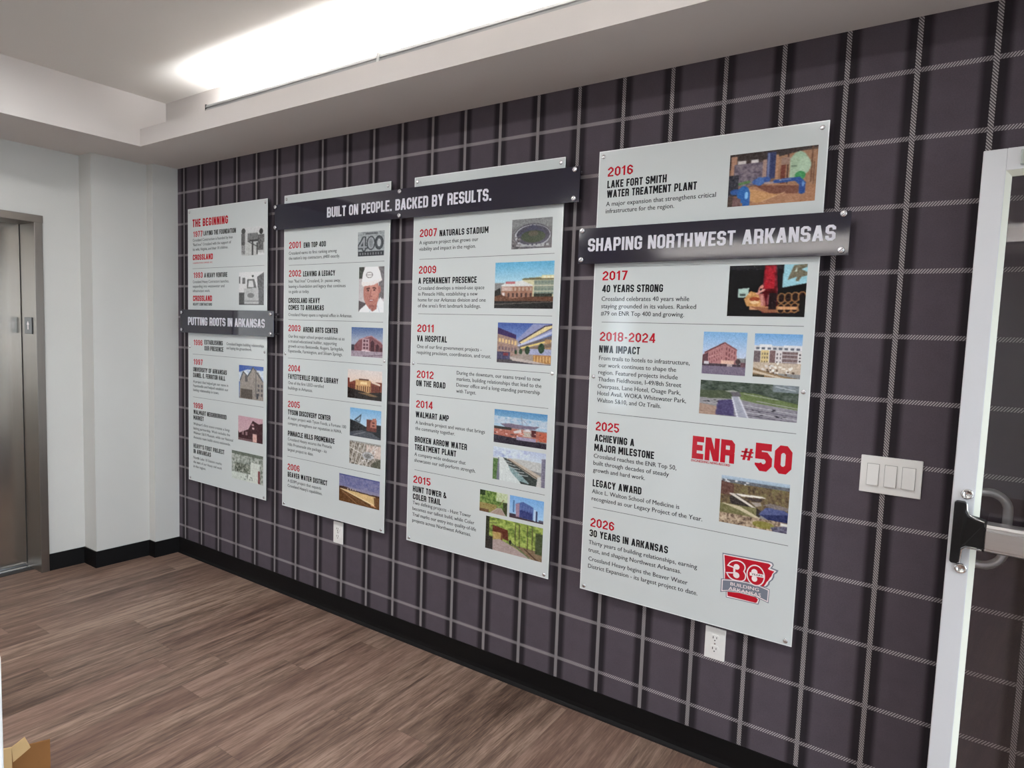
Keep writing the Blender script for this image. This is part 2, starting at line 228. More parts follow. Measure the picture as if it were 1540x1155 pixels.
class MB:
    """collects faces; build() links them as one mesh object"""
    def __init__(s): s.v = []; s.f = []; s.mi = []; s.sm = []
    def add(s, vs, fs, mi=0, smooth=False):
        n = len(s.v); s.v += [tuple(p) for p in vs]
        for f in fs:
            s.f.append([n + i for i in f]); s.mi.append(mi); s.sm.append(smooth)
    def box(s, x0, x1, y0, y1, z0, z1, mi=0):
        v = [(x, y, z) for z in (z0, z1) for y in (y0, y1) for x in (x0, x1)]
        s.add(v, [(0, 2, 3, 1), (4, 5, 7, 6), (0, 1, 5, 4), (2, 6, 7, 3), (0, 4, 6, 2), (1, 3, 7, 5)], mi)
    def hexa(s, bottom, top, mi=0):
        s.add(list(bottom) + list(top), [(3, 2, 1, 0), (4, 5, 6, 7), (0, 1, 5, 4), (1, 2, 6, 5), (2, 3, 7, 6), (3, 0, 4, 7)], mi)
    def prism(s, pts, z0, z1, mi=0):
        """pts: plan outline (x,y), counter-clockwise"""
        n = len(pts)
        s.add([(x, y, z0) for x, y in pts] + [(x, y, z1) for x, y in pts],
              [tuple(range(n - 1, -1, -1)), tuple(range(n, 2 * n))] + [(i, (i + 1) % n, n + (i + 1) % n, n + i) for i in range(n)], mi)
    def extrude_x(s, prof, x0, x1, mi=0):
        """prof: (y,z) outline"""
        n = len(prof)
        s.add([(x0, y, z) for y, z in prof] + [(x1, y, z) for y, z in prof],
              [tuple(range(n)), tuple(range(2 * n - 1, n - 1, -1))] + [(i, n + i, n + (i + 1) % n, (i + 1) % n) for i in range(n)], mi)
    def lathe_y(s, cx, cz, prof, n=20, mi=0):
        """prof: list of (radius, y) from back to front"""
        vs = []; m = len(prof)
        for r, y in prof:
            for k in range(n):
                a = 2 * math.pi * k / n
                vs.append((cx + r * math.cos(a), y, cz + r * math.sin(a)))
        fs = []
        for i in range(m - 1):
            for k in range(n):
                k2 = (k + 1) % n
                fs.append((i * n + k, i * n + k2, (i + 1) * n + k2, (i + 1) * n + k))
        s.add(vs, fs, mi, True)
        s.add([vs[(m - 1) * n + k] for k in range(n)], [tuple(range(n))], mi)
        s.add([vs[k] for k in range(n)], [tuple(range(n - 1, -1, -1))], mi)
    def tube(s, path, r, n=14, mi=0):
        P = [Vector(p) for p in path]; vs = []
        up = Vector((0.3, 0.9, 0.31)).normalized()
        for i, p in enumerate(P):
            d = (P[min(i + 1, len(P) - 1)] - P[max(i - 1, 0)]).normalized()
            a = d.cross(up).normalized(); b = d.cross(a)
            for k in range(n):
                t = 2 * math.pi * k / n
                vs.append(p + r * (math.cos(t) * a + math.sin(t) * b))
        fs = []
        for i in range(len(P) - 1):
            for k in range(n):
                k2 = (k + 1) % n
                fs.append((i * n + k, (i + 1) * n + k, (i + 1) * n + k2, i * n + k2))
        s.add(vs, fs, mi, True)
        s.add(vs[:n], [tuple(range(n))], mi); s.add(vs[-n:], [tuple(range(n - 1, -1, -1))], mi)
    def build(s, name, mats, parent=None, bevel=0.0, seg=2, label=None):
        me = bpy.data.meshes.new(name)
        me.from_pydata(s.v, [], s.f)
        if not isinstance(mats, (list, tuple)): mats = [mats]
        for m in mats: me.materials.append(m)
        me.polygons.foreach_set('material_index', s.mi)
        me.polygons.foreach_set('use_smooth', s.sm)
        me.update()
        o = bpy.data.objects.new(name, me); COL.objects.link(o)
        if parent: o.parent = parent
        if bevel:
            md = o.modifiers.new('bevel', 'BEVEL'); md.width = bevel; md.segments = seg; md.limit_method = 'ANGLE'; md.angle_limit = 0.7
        if label: o['label'] = label
        return o

# ------------------------------------------------------------------ materials
class NT:
    def __init__(s, name):
        s.m = bpy.data.materials.new(name); s.m.use_nodes = True
        s.t = s.m.node_tree; s.b = s.t.nodes['Principled BSDF']
    def n(s, typ, **kw):
        nd = s.t.nodes.new(typ)
        for k, v in kw.items(): setattr(nd, k, v)
        return nd
    def link(s, a, b): s.t.links.new(a, b)
    def put(s, sock, v):
        if hasattr(v, 'is_output') or isinstance(v, bpy.types.NodeSocket): s.link(v, sock)
        else: sock.default_value = v
    def math(s, op, a, b=None, c=None):
        nd = s.n('ShaderNodeMath', operation=op)
        for i, v in enumerate((a, b, c)):
            if v is not None: s.put(nd.inputs[i], v)
        return nd.outputs[0]
    def mix(s, f, a, b):
        nd = s.n('ShaderNodeMix', data_type='RGBA')
        s.put(nd.inputs[0], f); s.put(nd.inputs[6], a); s.put(nd.inputs[7], b)
        return nd.outputs[2]
    def ss(s, x, a, b):
        nd = s.n('ShaderNodeMapRange', interpolation_type='SMOOTHSTEP')
        s.put(nd.inputs[0], x); nd.inputs[1].default_value = a; nd.inputs[2].default_value = b
        return nd.outputs[0]
    def coords(s, kind='Object'):
        tc = s.n('ShaderNodeTexCoord'); sp = s.n('ShaderNodeSeparateXYZ')
        s.link(tc.outputs[kind], sp.inputs[0])
        return tc.outputs[kind], sp.outputs[0], sp.outputs[1], sp.outputs[2]
    def comb(s, x, y, z):
        nd = s.n('ShaderNodeCombineXYZ')
        for i, v in enumerate((x, y, z)): s.put(nd.inputs[i], v)
        return nd.outputs[0]
    def noise(s, vec, scale, detail=2.0, rough=0.5):
        nd = s.n('ShaderNodeTexNoise'); s.link(vec, nd.inputs['Vector'])
        nd.inputs['Scale'].default_value = scale; nd.inputs['Detail'].default_value = detail; nd.inputs['Roughness'].default_value = rough
        return nd.outputs[0]

def plain(name, col, rough=0.5, metal=0.0, spec=0.5, noise=0.0, nscale=40.0, bump=0.0, bscale=300.0):
    k = NT(name); k.b.inputs['Roughness'].default_value = rough; k.b.inputs['Metallic'].default_value = metal
    k.b.inputs['Specular IOR Level'].default_value = spec
    k.b.inputs['Base Color'].default_value = col
    if noise or bump:
        v, x, y, z = k.coords()
    if noise:
        f = k.noise(v, nscale, 3.0)
        k.link(k.mix(f, tuple(c * (1 - noise) for c in col[:3]) + (1,), tuple(min(1, c * (1 + noise)) for c in col[:3]) + (1,)), k.b.inputs['Base Color'])
    if bump:
        bp = k.n('ShaderNodeBump'); bp.inputs['Strength'].default_value = bump; bp.inputs['Distance'].default_value = 0.002
        k.link(k.noise(v, bscale, 2.0), bp.inputs['Height']); k.link(bp.outputs[0], k.b.inputs['Normal'])
    return k.m

def emit(name, col, strength):
    k = NT(name); k.b.inputs['Base Color'].default_value = (0.8, 0.8, 0.8, 1)
    k.b.inputs['Emission Color'].default_value = col; k.b.inputs['Emission Strength'].default_value = strength
    return k.m

def glass(name, tint=(0.955, 0.945, 0.955, 1), gloss=1.0):
    k = NT(name); t = k.t
    tr = k.n('ShaderNodeBsdfTransparent'); tr.inputs[0].default_value = tint
    gl = k.n('ShaderNodeBsdfGlossy'); gl.inputs['Roughness'].default_value = 0.01
    gl.inputs['Color'].default_value = (gloss, gloss, gloss, 1)
    fr = k.n('ShaderNodeFresnel'); fr.inputs[0].default_value = 1.5
    mx = k.n('ShaderNodeMixShader')
    k.link(fr.outputs[0], mx.inputs[0]); k.link(tr.outputs[0], mx.inputs[1]); k.link(gl.outputs[0], mx.inputs[2])
    k.link(mx.outputs[0], t.nodes['Material Output'].inputs['Surface'])
    return k.m

def plaid():
    """woven wallcovering: pale twill stripes both ways, dark bands along the upright stripes"""
    P, X0 = 0.1835, 0.0606; Q, Z0 = 0.19264, 2.3030
    k = NT('plaid_wallcovering'); v, x, y, z = k.coords()
    def dist(c, p, o):
        q = k.math('DIVIDE', k.math('SUBTRACT', c, o), p)
        q = k.math('SUBTRACT', q, k.math('FLOOR', k.math('ADD', q, 0.5)))
        return k.math('MULTIPLY', q, p)
    dx = dist(x, P, X0); dz = dist(z, Q, Z0)
    ax = k.math('ABSOLUTE', dx); az = k.math('ABSOLUTE', dz)
    big = k.noise(v, 16.0, 4.0, 0.6); fine = k.noise(v, 260.0, 3.0, 0.7)
    base = k.mix(k.math('MULTIPLY_ADD', fine, 0.9, k.math('MULTIPLY_ADD', big, 0.5, -0.2)), rgb(70, 62, 69), rgb(92, 84, 91))
    band = k.math('SUBTRACT', 1.0, k.ss(ax, 0.022, 0.042))
    base = k.mix(k.math('MULTIPLY', band, 0.92), base, rgb(36, 31, 35))
    # twill hatching in the stripes
    hv = k.math('SINE', k.math('MULTIPLY', k.math('ADD', x, k.math('MULTIPLY', z, 0.85)), 860.0))
    hh = k.math('SINE', k.math('MULTIPLY', k.math('ADD', x, k.math('MULTIPLY', z, -0.8)), 840.0))
    hv = k.math('MULTIPLY_ADD', hv, 0.62, 0.46); hh = k.math('MULTIPLY_ADD', hh, 0.62, 0.46)
    hv = k.math('ADD', hv, k.math('MULTIPLY_ADD', fine, 0.7, -0.35)); hh = k.math('ADD', hh, k.math('MULTIPLY_ADD', fine, 0.7, -0.35))
    sv = k.mix(hv, rgb(64, 59, 62), rgb(172, 166, 166)); sh = k.mix(hh, rgb(66, 60, 64), rgb(178, 171, 172))
    mh = k.math('SUBTRACT', 1.0, k.ss(az, 0.0058, 0.0078)); mv = k.math('SUBTRACT', 1.0, k.ss(ax, 0.0058, 0.0078))
    dim = k.math('MULTIPLY_ADD', band, -0.35, 1.0)
    c = k.mix(k.math('MULTIPLY', mh, dim), base, sh)
    c = k.mix(mv, c, sv)
    k.link(c, k.b.inputs['Base Color'])
    k.b.inputs['Roughness'].default_value = 0.85; k.b.inputs['Specular IOR Level'].default_value = 0.2
    bp = k.n('ShaderNodeBump'); bp.inputs['Strength'].default_value = 0.25; bp.inputs['Distance'].default_value = 0.001
    k.link(fine, bp.inputs['Height']); k.link(bp.outputs[0], k.b.inputs['Normal'])
    return k.m

def planks():
    W, L = 0.152, 1.22
    k = NT('wood_look_plank'); v, x, y, z = k.coords()
    cx = k.math('DIVIDE', x, W); col = k.math('FLOOR', cx)
    wn = k.n('ShaderNodeTexWhiteNoise', noise_dimensions='1D'); k.link(col, wn.inputs['W'])
    cy = k.math('ADD', k.math('DIVIDE', y, L), wn.outputs[0]); row = k.math('FLOOR', cy)
    w2 = k.n('ShaderNodeTexWhiteNoise', noise_dimensions='2D'); k.link(k.comb(col, row, 0.0), w2.inputs['Vector'])
    r1 = w2.outputs[0]
    off = k.math('MULTIPLY', r1, 37.0)
    g1 = k.noise(k.comb(k.math('MULTIPLY', x, 62.0), k.math('ADD', k.math('MULTIPLY', y, 4.6), off), off), 1.0, 5.0, 0.62)
    g2 = k.noise(k.comb(k.math('MULTIPLY', x, 17.0), k.math('ADD', k.math('MULTIPLY', y, 1.3), off), off), 1.0, 3.0, 0.55)
    g3 = k.noise(k.comb(k.math('MULTIPLY', x, 230.0), k.math('MULTIPLY', y, 15.0), off), 1.0, 2.0, 0.6)
    f = k.math('ADD', k.math('MULTIPLY', k.math('SUBTRACT', g1, 0.5), 1.75), k.math('MULTIPLY', k.math('SUBTRACT', g2, 0.5), 1.7))
    f = k.math('ADD', f, k.math('MULTIPLY', k.math('SUBTRACT', g3, 0.5), 1.2))
    f = k.math('ADD', f, k.math('MULTIPLY_ADD', r1, 0.36, 0.32))
    cr = k.n('ShaderNodeValToRGB'); k.link(f, cr.inputs[0])
    e = cr.color_ramp.elements
    e[0].position = 0.0; e[0].color = rgb(74, 57, 48); e[1].position = 1.0; e[1].color = rgb(156, 132, 116)
    m = cr.color_ramp.elements.new(0.5); m.color = rgb(116, 94, 81)
    w3 = k.n('ShaderNodeTexWhiteNoise', noise_dimensions='2D'); k.link(k.comb(row, col, 0.0), w3.inputs['Vector'])
    c = k.mix(k.math('MULTIPLY', w3.outputs[0], 0.35), cr.outputs[0], rgb(122, 92, 82))
    fx = k.math('SUBTRACT', cx, col); fy = k.math('SUBTRACT', cy, row)
    ex = k.math('MULTIPLY', k.math('MINIMUM', fx, k.math('SUBTRACT', 1.0, fx)), W)
    ey = k.math('MULTIPLY', k.math('MINIMUM', fy, k.math('SUBTRACT', 1.0, fy)), L)
    gap = k.math('SUBTRACT', 1.0, k.ss(k.math('MINIMUM', ex, ey), 0.0004, 0.0022))
    c = k.mix(k.math('MULTIPLY', gap, 0.3), c, rgb(58, 44, 38))
    k.link(c, k.b.inputs['Base Color'])
    k.b.inputs['Roughness'].default_value = 0.42; k.b.inputs['Specular IOR Level'].default_value = 0.35
    bp = k.n('ShaderNodeBump'); bp.inputs['Strength'].default_value = 0.12; bp.inputs['Distance'].default_value = 0.001
    k.link(g3, bp.inputs['Height']); k.link(bp.outputs[0], k.b.inputs['Normal'])
    return k.m

def brushed(name, col, rough=0.3, vertical=True, amount=0.10):
    k = NT(name); v, x, y, z = k.coords()
    g = k.noise(k.comb(k.math('MULTIPLY', x, 3.0 if not vertical else 420.0), k.math('MULTIPLY', y, 3.0 if not vertical else 420.0), k.math('MULTIPLY', z, 420.0 if not vertical else 2.0)), 1.0, 2.0)
    k.link(k.mix(g, tuple(c * (1 - amount) for c in col[:3]) + (1,), tuple(min(1, c * (1 + amount)) for c in col[:3]) + (1,)), k.b.inputs['Base Color'])
    k.b.inputs['Metallic'].default_value = 1.0; k.b.inputs['Roughness'].default_value = rough
    k.b.inputs['Anisotropic'].default_value = 0.3
    return k.m

def print_material():
    k = NT('printed_photograph'); at = k.n('ShaderNodeAttribute'); at.attribute_name = 'print'
    k.link(at.outputs['Color'], k.b.inputs['Base Color'])
    k.b.inputs['Roughness'].default_value = 0.08; k.b.inputs['Specular IOR Level'].default_value = 0.4
    return k.m

M = dict(
    plaid=plaid(), planks=planks(),
    wall=plain('painted_wall', rgb(200, 199, 194), 0.7, 0, 0.3, 0.02, 6.0, 0.25, 350.0),
    ceiling=plain('ceiling_paint', rgb(222, 219, 214), 0.85, 0, 0.2),
    soffit=plain('soffit_paint', rgb(214, 208, 204), 0.8, 0, 0.2, 0.015, 5.0),
    base=plain('black_vinyl', rgb(11, 9, 10), 0.6, 0, 0.2),
    acrylic=plain('panel_face', rgb(206, 211, 210), 0.08, 0, 0.4),
    edge=plain('acrylic_edge', rgb(236, 240, 238), 0.25, 0, 0.5),
    navy=plain('bar_face', rgb(33, 30, 46), 0.06, 0, 0.75),
    letter=plain('bar_lettering', rgb(214, 212, 220), 0.3, 0, 0.4),
    red=plain('red_ink', rgb(184, 24, 42), 0.08, 0, 0.4),
    black=plain('black_ink', rgb(34, 34, 38), 0.08, 0, 0.4),
    ink=plain('body_ink', rgb(46, 46, 50), 0.08, 0, 0.4),
    line=plain('divider_ink', rgb(96, 98, 100), 0.08, 0, 0.4),
    grey_ink=plain('grey_ink', rgb(122, 126, 138), 0.08, 0, 0.4),
    white_ink=plain('white_ink', rgb(240, 226, 226), 0.08, 0, 0.4),
    printed=print_material(),
    steel=plain('standoff_steel', (0.82, 0.82, 0.84, 1), 0.27, 0.9),
    white_plastic=plain('white_plastic', rgb(232, 230, 226), 0.35, 0, 0.5),
    slot_shade_grey=plain('slot_shade', rgb(120, 118, 122), 0.5, 0.5),
    plate_grey=plain('plate_grey', rgb(158, 164, 158), 0.4, 0.3),
    gap=plain('shaded_gap', rgb(150, 147, 142), 0.6),
    paving=plain('grey_paving', rgb(120, 118, 114), 0.9),
    slot=plain('dark_slot', rgb(40, 38, 38), 0.6),
    stainless=brushed('stainless_door', (0.47, 0.425, 0.37, 1), 0.21, True, 0.06),
    frame_steel=brushed('stainless_frame', (0.25, 0.22, 0.195, 1), 0.34, True, 0.06),
    sill=plain('sill_aluminium', (0.86, 0.9, 0.95, 1), 0.25, 1.0),
    alu=plain('door_aluminium', rgb(204, 204, 206), 0.42, 0.0, 0.5, 0.02, 5.0),
    bead=plain('glazing_bead', rgb(216, 216, 202), 0.45, 0.0, 0.5),
    glass=glass('door_glass'),
    wglass=glass('window_glass', (0.96, 0.98, 1, 1)),
    black_plastic=plain('black_plastic', rgb(15, 14, 16), 0.38, 0, 0.4),
    chrome=plain('polished_chrome', (0.80, 0.80, 0.81, 1), 0.12, 1.0),
    satin=brushed('satin_bar', (0.74, 0.73, 0.73, 1), 0.30, False, 0.05),
    satin_pull=plain('satin_pull', (0.84, 0.85, 0.83, 1), 0.38, 0.65),
    led=emit('led_strip', (0.96, 0.985, 1.0, 1), COVE),
    profile=plain('led_profile', rgb(176, 176, 176), 0.35, 0.6, 0.5),
    troffer=emit('downlight_lens', (0.985, 0.99, 1.0, 1), DOWNLIGHT),
    white_trim=plain('white_trim', rgb(226, 226, 224), 0.4),
    card=plain('corrugated_card', rgb(140, 97, 56), 0.8, 0, 0.2, 0.08, 30.0),
    card_lit=plain('card_lit_tone', rgb(200, 168, 120), 0.8, 0, 0.2, 0.05, 30.0),  # paler copy of the card, light on the flaps put into the colour
    laminate=plain('white_laminate', rgb(232, 232, 230), 0.3, 0, 0.5),
    keyplate=plain('indicator_plate', rgb(34, 32, 32), 0.3, 0, 0.5),
)

# ------------------------------------------------------------------ the setting
SOF, CEIL, BASE = 2.453, 2.722, 0.100
YS = -6.30                       # far side of the room
XE = 5.06                        # wall the glass door hangs on
def xl(x0, y): return x0 + 0.06 * y      # the lift wall is not quite square to the plaid wall

def struct(o, label=None, cat=None):
    o['kind'] = 'structure'
    return tag(o, label, cat)

b = MB(); b.box(-1.2, XE + 0.15, YS - 0.15, 0.12, -0.12, 0.0); struct(b.build('floor', M['planks']), 'brown wood-look plank floor of the lift lobby', 'floor')
b = MB(); b.box(xl(-0.010, 0) - 0.3, XE + 0.15, 0.0, 0.12, 0.0, 2.9); struct(b.build('wall_north', M['plaid']), 'dark grey plaid wall covered in pale crossing stripes', 'wall')
b = MB(); b.box(-1.2, XE + 0.15, YS - 0.15, 0.12, CEIL, 2.9); struct(b.build('ceiling', M['ceiling']), 'plain white upper ceiling inside the tray', 'ceiling')

# lift wall: two shallow steps beside the corner, then the wall with the lift opening
STEP = [(-0.010, 0.0, -0.150), (-0.080, -0.150, -0.453)]
OP0, OP1 = -0.652, -1.790        # lift opening
b = MB()
for x0, ya, yb in STEP:
    b.hexa([(-0.9, ya, 0), (-0.9, yb, 0), (xl(x0, yb), yb, 0), (xl(x0, ya), ya, 0)], [(-0.9, ya, 2.9), (-0.9, yb, 2.9), (xl(x0, yb), yb, 2.9), (xl(x0, ya), ya, 2.9)])
def wseg(ya, yb, z0, z1):
    b.hexa([(-0.9, ya, z0), (-0.9, yb, z0), (xl(-0.228, yb), yb, z0), (xl(-0.228, ya), ya, z0)], [(-0.9, ya, z1), (-0.9, yb, z1), (xl(-0.228, yb), yb, z1), (xl(-0.228, ya), ya, z1)])
wseg(-0.453, OP0, 0, 2.9); wseg(OP0, OP1, 2.060, 2.9); wseg(OP1, YS, 0, 2.9)
struct(b.build('wall_west', M['wall']), 'white painted lift wall with two shallow steps beside the corner', 'wall')
b = MB()
def bseg(x0, ya, yb):
    b.hexa([(xl(x0, ya), ya, 0), (xl(x0, yb), yb, 0), (xl(x0, yb) + 0.008, yb, 0), (xl(x0, ya) + 0.008, ya, 0)],
           [(xl(x0, ya), ya, BASE), (xl(x0, yb), yb, BASE), (xl(x0, yb) + 0.005, yb, BASE), (xl(x0, ya) + 0.005, ya, BASE)])
bseg(-0.010, 0, -0.158); bseg(-0.080, -0.150, -0.461); bseg(-0.228, -0.453, -0.646); bseg(-0.228, -1.80, YS)
b.box(xl(-0.08, -0.15), xl(-0.01, -0.15) + 0.007, -0.158, -0.150, 0, BASE)
b.box(xl(-0.228, -0.453), xl(-0.08, -0.453) + 0.007, -0.461, -0.453, 0, BASE)
struct(b.build('baseboard_west', M['base']), 'black vinyl baseboard stepping along the white lift wall', 'baseboard')
b = MB()
b.extrude_x([(0, 0), (-0.016, 0), (-0.013, 0.006), (-0.007, 0.014), (-0.005, 0.03), (-0.004, BASE), (0, BASE)][::-1], xl(-0.01, 0) + 0.006, XE)
struct(b.build('baseboard_north', M['base']), 'black vinyl baseboard along the foot of the plaid wall', 'baseboard')

# other walls (behind and beside the camera)
b = MB(); W0, W1, WZ0, WZ1 = 0.06, 0.48, 0.45, 2.12
b.box(-0.9, W0, YS - 0.15, YS, 0, 2.9); b.box(W1, XE + 0.15, YS - 0.15, YS, 0, 2.9); b.box(W0, W1, YS - 0.15, YS, 0, WZ0); b.box(W0, W1, YS - 0.15, YS, WZ1, 2.9)
struct(b.build('wall_south', M['wall']), 'white wall across the room with a tall narrow window', 'wall')
w = struct(empty('window_1', (W0, YS, WZ0)), 'tall narrow window in the wall across the room', 'window')
b = MB(); h = WZ1 - WZ0; ww = W1 - W0
b.box(0, 0.04, -0.09, -0.03, 0, h); b.box(ww - 0.04, ww, -0.09, -0.03, 0, h); b.box(0.04, ww - 0.04, -0.09, -0.03, 0, 0.04); b.box(0.04, ww - 0.04, -0.09, -0.03, h - 0.04, h)
b.build('window_frame', M['alu'], w)
b = MB(); b.box(0.04, ww - 0.04, -0.064, -0.058, 0.04, h - 0.04); b.build('pane', M['wglass'], w)
b = MB(); D0, D1 = -0.26, -1.22
b.box(XE, XE + 0.15, D0, 0.0, 0, 2.9); b.box(XE, XE + 0.15, YS, -5.75, 0, 2.9); b.box(XE, XE + 0.15, -1.75, D1, 0, 2.9); b.box(XE, XE + 0.15, D1, D0, 2.06, 2.9)
b.box(XE, XE + 0.15, -5.75, -1.75, 2.38, 2.9); b.box(XE, XE + 0.15, -5.75, -1.75, 0, 0.18)
struct(b.build('wall_east', M['wall']), 'white wall with the doorway of the open glass door', 'wall')

g = MB(); g.box(XE + 0.15, XE + 14, -14, 6, -0.2, -0.12); struct(g.build('ground', M['paving']), 'unseen grey paving outside the glazed entrance, added to block light from below', 'ground')  # added out of view so daylight enters from above only
w = struct(empty('window_2', (XE, -5.75, 0.18)), 'wide glazed entrance screen facing the lift wall', 'window')
b = MB()
for k in range(5): b.box(0.04, 0.10, 0.98 * k, 0.98 * k + 0.08, 0, 2.2)
b.box(0.04, 0.10, 0, 4.0, 0, 0.06); b.box(0.04, 0.10, 0, 4.0, 2.14, 2.2)
b.build('window_frame', M['alu'], w)
for k in range(4):
    b = MB(); b.box(0.066, 0.072, 0.98 * k + 0.08, 0.98 * k + 0.98, 0.06, 2.14); b.build('pane', M['wglass'], w)

# dropped soffits round the tray
FY = -0.380                      # face of the soffit over the plaid wall
def fx(y): return 0.326 + 0.06 * y
b = MB()
b.extrude_x([(0.0, SOF), (0.0, CEIL), (-0.243, CEIL), (-0.243, SOF + 0.028), (FY + 0.030, SOF + 0.028), (FY + 0.030, 2.545), (FY, 2.545), (FY, SOF)][::-1], fx(FY), XE)
struct(b.build('trim_1', M['soffit']), 'dropped white soffit with a shallow lip over the plaid wall', 'soffit')
b = MB()
b.hexa([(-0.8, 0.0, SOF), (-0.8, YS, SOF), (fx(YS), YS, SOF), (fx(FY), FY, SOF), ][:4], [(-0.8, 0.0, CEIL), (-0.8, YS, CEIL), (fx(YS), YS, CEIL), (fx(FY), FY, CEIL)])
b.hexa([(-0.8, 0.0, SOF), (fx(FY), FY, SOF), (fx(FY) + 0.008, -0.243, SOF), (fx(FY), 0.0, SOF)], [(-0.8, 0.0, CEIL), (fx(FY), FY, CEIL), (fx(FY) + 0.008, -0.243, CEIL), (fx(FY), 0.0, CEIL)])
struct(b.build('trim_2', M['soffit']), 'tall white bulkhead dropped from the ceiling over the lift wall', 'soffit')
SY = -5.92
b = MB()
b.box(fx(SY), XE, YS, SY, SOF, SOF + 0.028); b.box(fx(SY), XE, SY - 0.03, SY, SOF + 0.028, 2.545); b.box(fx(SY), XE, YS, SY - 0.137, SOF + 0.028, CEIL)
struct(b.build('trim_3', M['soffit'], bevel=0.002), 'dropped white soffit along the wall across the room', 'soffit')

# cove lights: an aluminium profile on the lip, the strip inside throwing light up the back of the cove
def cove(name_label, y0, sgn, x0, x1, joint):
    t = empty('cove_light', (x0, y0, 2.545), name_label, 'cove light')
    g = 0.006
    def prof(xa, xb):
        p = MB(); p.extrude_x([(q[0] * sgn, q[1]) for q in ((0.0, 0.0), (0.0, 0.008), (0.004, 0.010), (0.004, 0.014), (0.0, 0.016), (0.002, 0.026), (0.008, 0.031), (0.022, 0.031), (0.026, 0.026), (0.026, 0.0))], xa, xb)
        return p
    prof(0.004, joint - g).build('housing', M['profile'], t)
    prof(joint + g, x1 - x0 - 0.004).build('housing', M['profile'], t)
    p = MB(); p.box(joint - g, joint + g, min(-0.003 * sgn, 0.028 * sgn), max(-0.003 * sgn, 0.028 * sgn), -0.004, 0.034); p.build('joint_cover', M['white_trim'], t, label='white joint cover')
    p = MB(); p.box(0.0, 0.004, min(-0.001 * sgn, 0.027 * sgn), max(-0.001 * sgn, 0.027 * sgn), 0.0, 0.032); p.build('end_cap', M['keyplate'], t, label='dark end cap')
    p = MB(); p.box(0.01, x1 - x0 - 0.01, min(0.060 * sgn, 0.090 * sgn), max(0.060 * sgn, 0.090 * sgn), -0.020, -0.014)
    p.build('led_strip', M['led'], t)
    p = MB(); p.box(0.01, x1 - x0 - 0.01, min(0.062 * sgn, 0.088 * sgn), max(0.062 * sgn, 0.088 * sgn), -0.064, -0.0202); p.build('strip_base', M['profile'], t)
    return t
cove('long lit cove light along the soffit lip above the plaid wall', FY + 0.004, 1, 0.922, 5.0, 1.19)
cove('long lit cove light along the soffit lip across the room', SY - 0.004, -1, 0.922, 5.0, 1.19)

# small recessed lights in the upper ceiling; the three by the bulkhead are added fill
for x, y, lab in [(0.95, -1.50, 'small square recessed ceiling light nearest the lift'), (2.20, -1.50, 'small square recessed ceiling light, second from the lift wall'), (3.45, -1.50, 'small square recessed ceiling light, third from the lift wall'),
                  (1.00, -3.45, 'added fill light in the ceiling by the bulkhead, first of three'), (0.73, -4.00, 'added fill light in the ceiling by the bulkhead, second of three'), (0.35, -4.60, 'added fill light in the ceiling by the bulkhead, nearest the tall window'),  # added out of view to throw frontal light on the panels
                  (4.55, -3.60, 'small square recessed ceiling light by the glazed entrance'), (4.55, -5.0, 'small square recessed ceiling light farthest from the plaid wall')]:
    t = empty('ceiling_light', (x, y, CEIL), lab, 'ceiling light', 'small recessed ceiling lights')
    p = MB(); a = 0.10; c = 0.075
    for q in ((-a, a, -a, -c), (-a, a, c, a), (-a, -c, -c, c), (c, a, -c, c)): p.box(q[0], q[1], q[2], q[3], -0.008, 0.0)
    p.build('frame', M['white_trim'], t)
    p = MB(); p.box(-c, c, -c, c, -0.004, 0.0); p.build('lens', M['troffer'], t)

# ------------------------------------------------------------------ lift
t = struct(empty('door_1', (xl(-0.228, -0.63), -0.63, 0.0)), 'brushed stainless lift door and its frame in the white wall', 'lift door')
ox, oy = t.location.x, t.location.y
fxf = -0.254                     # front of the frame
def hx(b_, xa, xb, ya, yb, z0, z1): b_.box(xa - ox, xb - ox, ya - oy, yb - oy, z0, z1)
p = MB()
hx(p, fxf - 0.014 - 0.20, fxf, -0.684, -0.643, 0.0, 2.030); p.build('jamb', M['frame_steel'], t, bevel=0.0015)
p = MB(); hx(p, fxf - 0.014 - 0.20, fxf, -1.800, -1.762, 0.0, 2.030); p.build('jamb', M['frame_steel'], t, bevel=0.0015)
p = MB(); hx(p, fxf - 0.014 - 0.20, fxf, -1.800, -0.640, 2.030, 2.072); p.build('header', M['frame_steel'], t, bevel=0.0015)
XD = -0.455
p = MB(); hx(p, XD - 0.03, XD, -1.214, -0.672, 0.012, 2.05); p.build('door_leaf', M['stainless'], t)
p = MB(); hx(p, XD - 0.03, XD, -1.78, -1.218, 0.012, 2.05); p.build('door_leaf', M['stainless'], t)
p = MB(); hx(p, XD - 0.04, XD + 0.001, -0.6875, -0.683, 0.012, 2.03); p.build('seal', M['slot'], t)
p = MB(); hx(p, XD - 0.05, XD + 0.100, -1.762, -0.684, 0.0, 0.004); sl = p.build('sill', M['slot'], t)
p = MB(); hx(p, XD + 0.030, XD + 0.050, -0.86, -0.684, 0.004, 0.008); hx(p, XD + 0.030, XD + 0.050, -1.762, -0.90, 0.004, 0.008); p.build('sill_rail', M['sill'], sl)
p = MB(); hx(p, -0.402, -0.302, -0.689, -0.6835, 1.400, 1.495); q = p.build('indicator_plate', M['keyplate'], t, bevel=0.001, label='small dark plate with a white arrow')
p = MB()
zc = 1.447; xc = -0.352
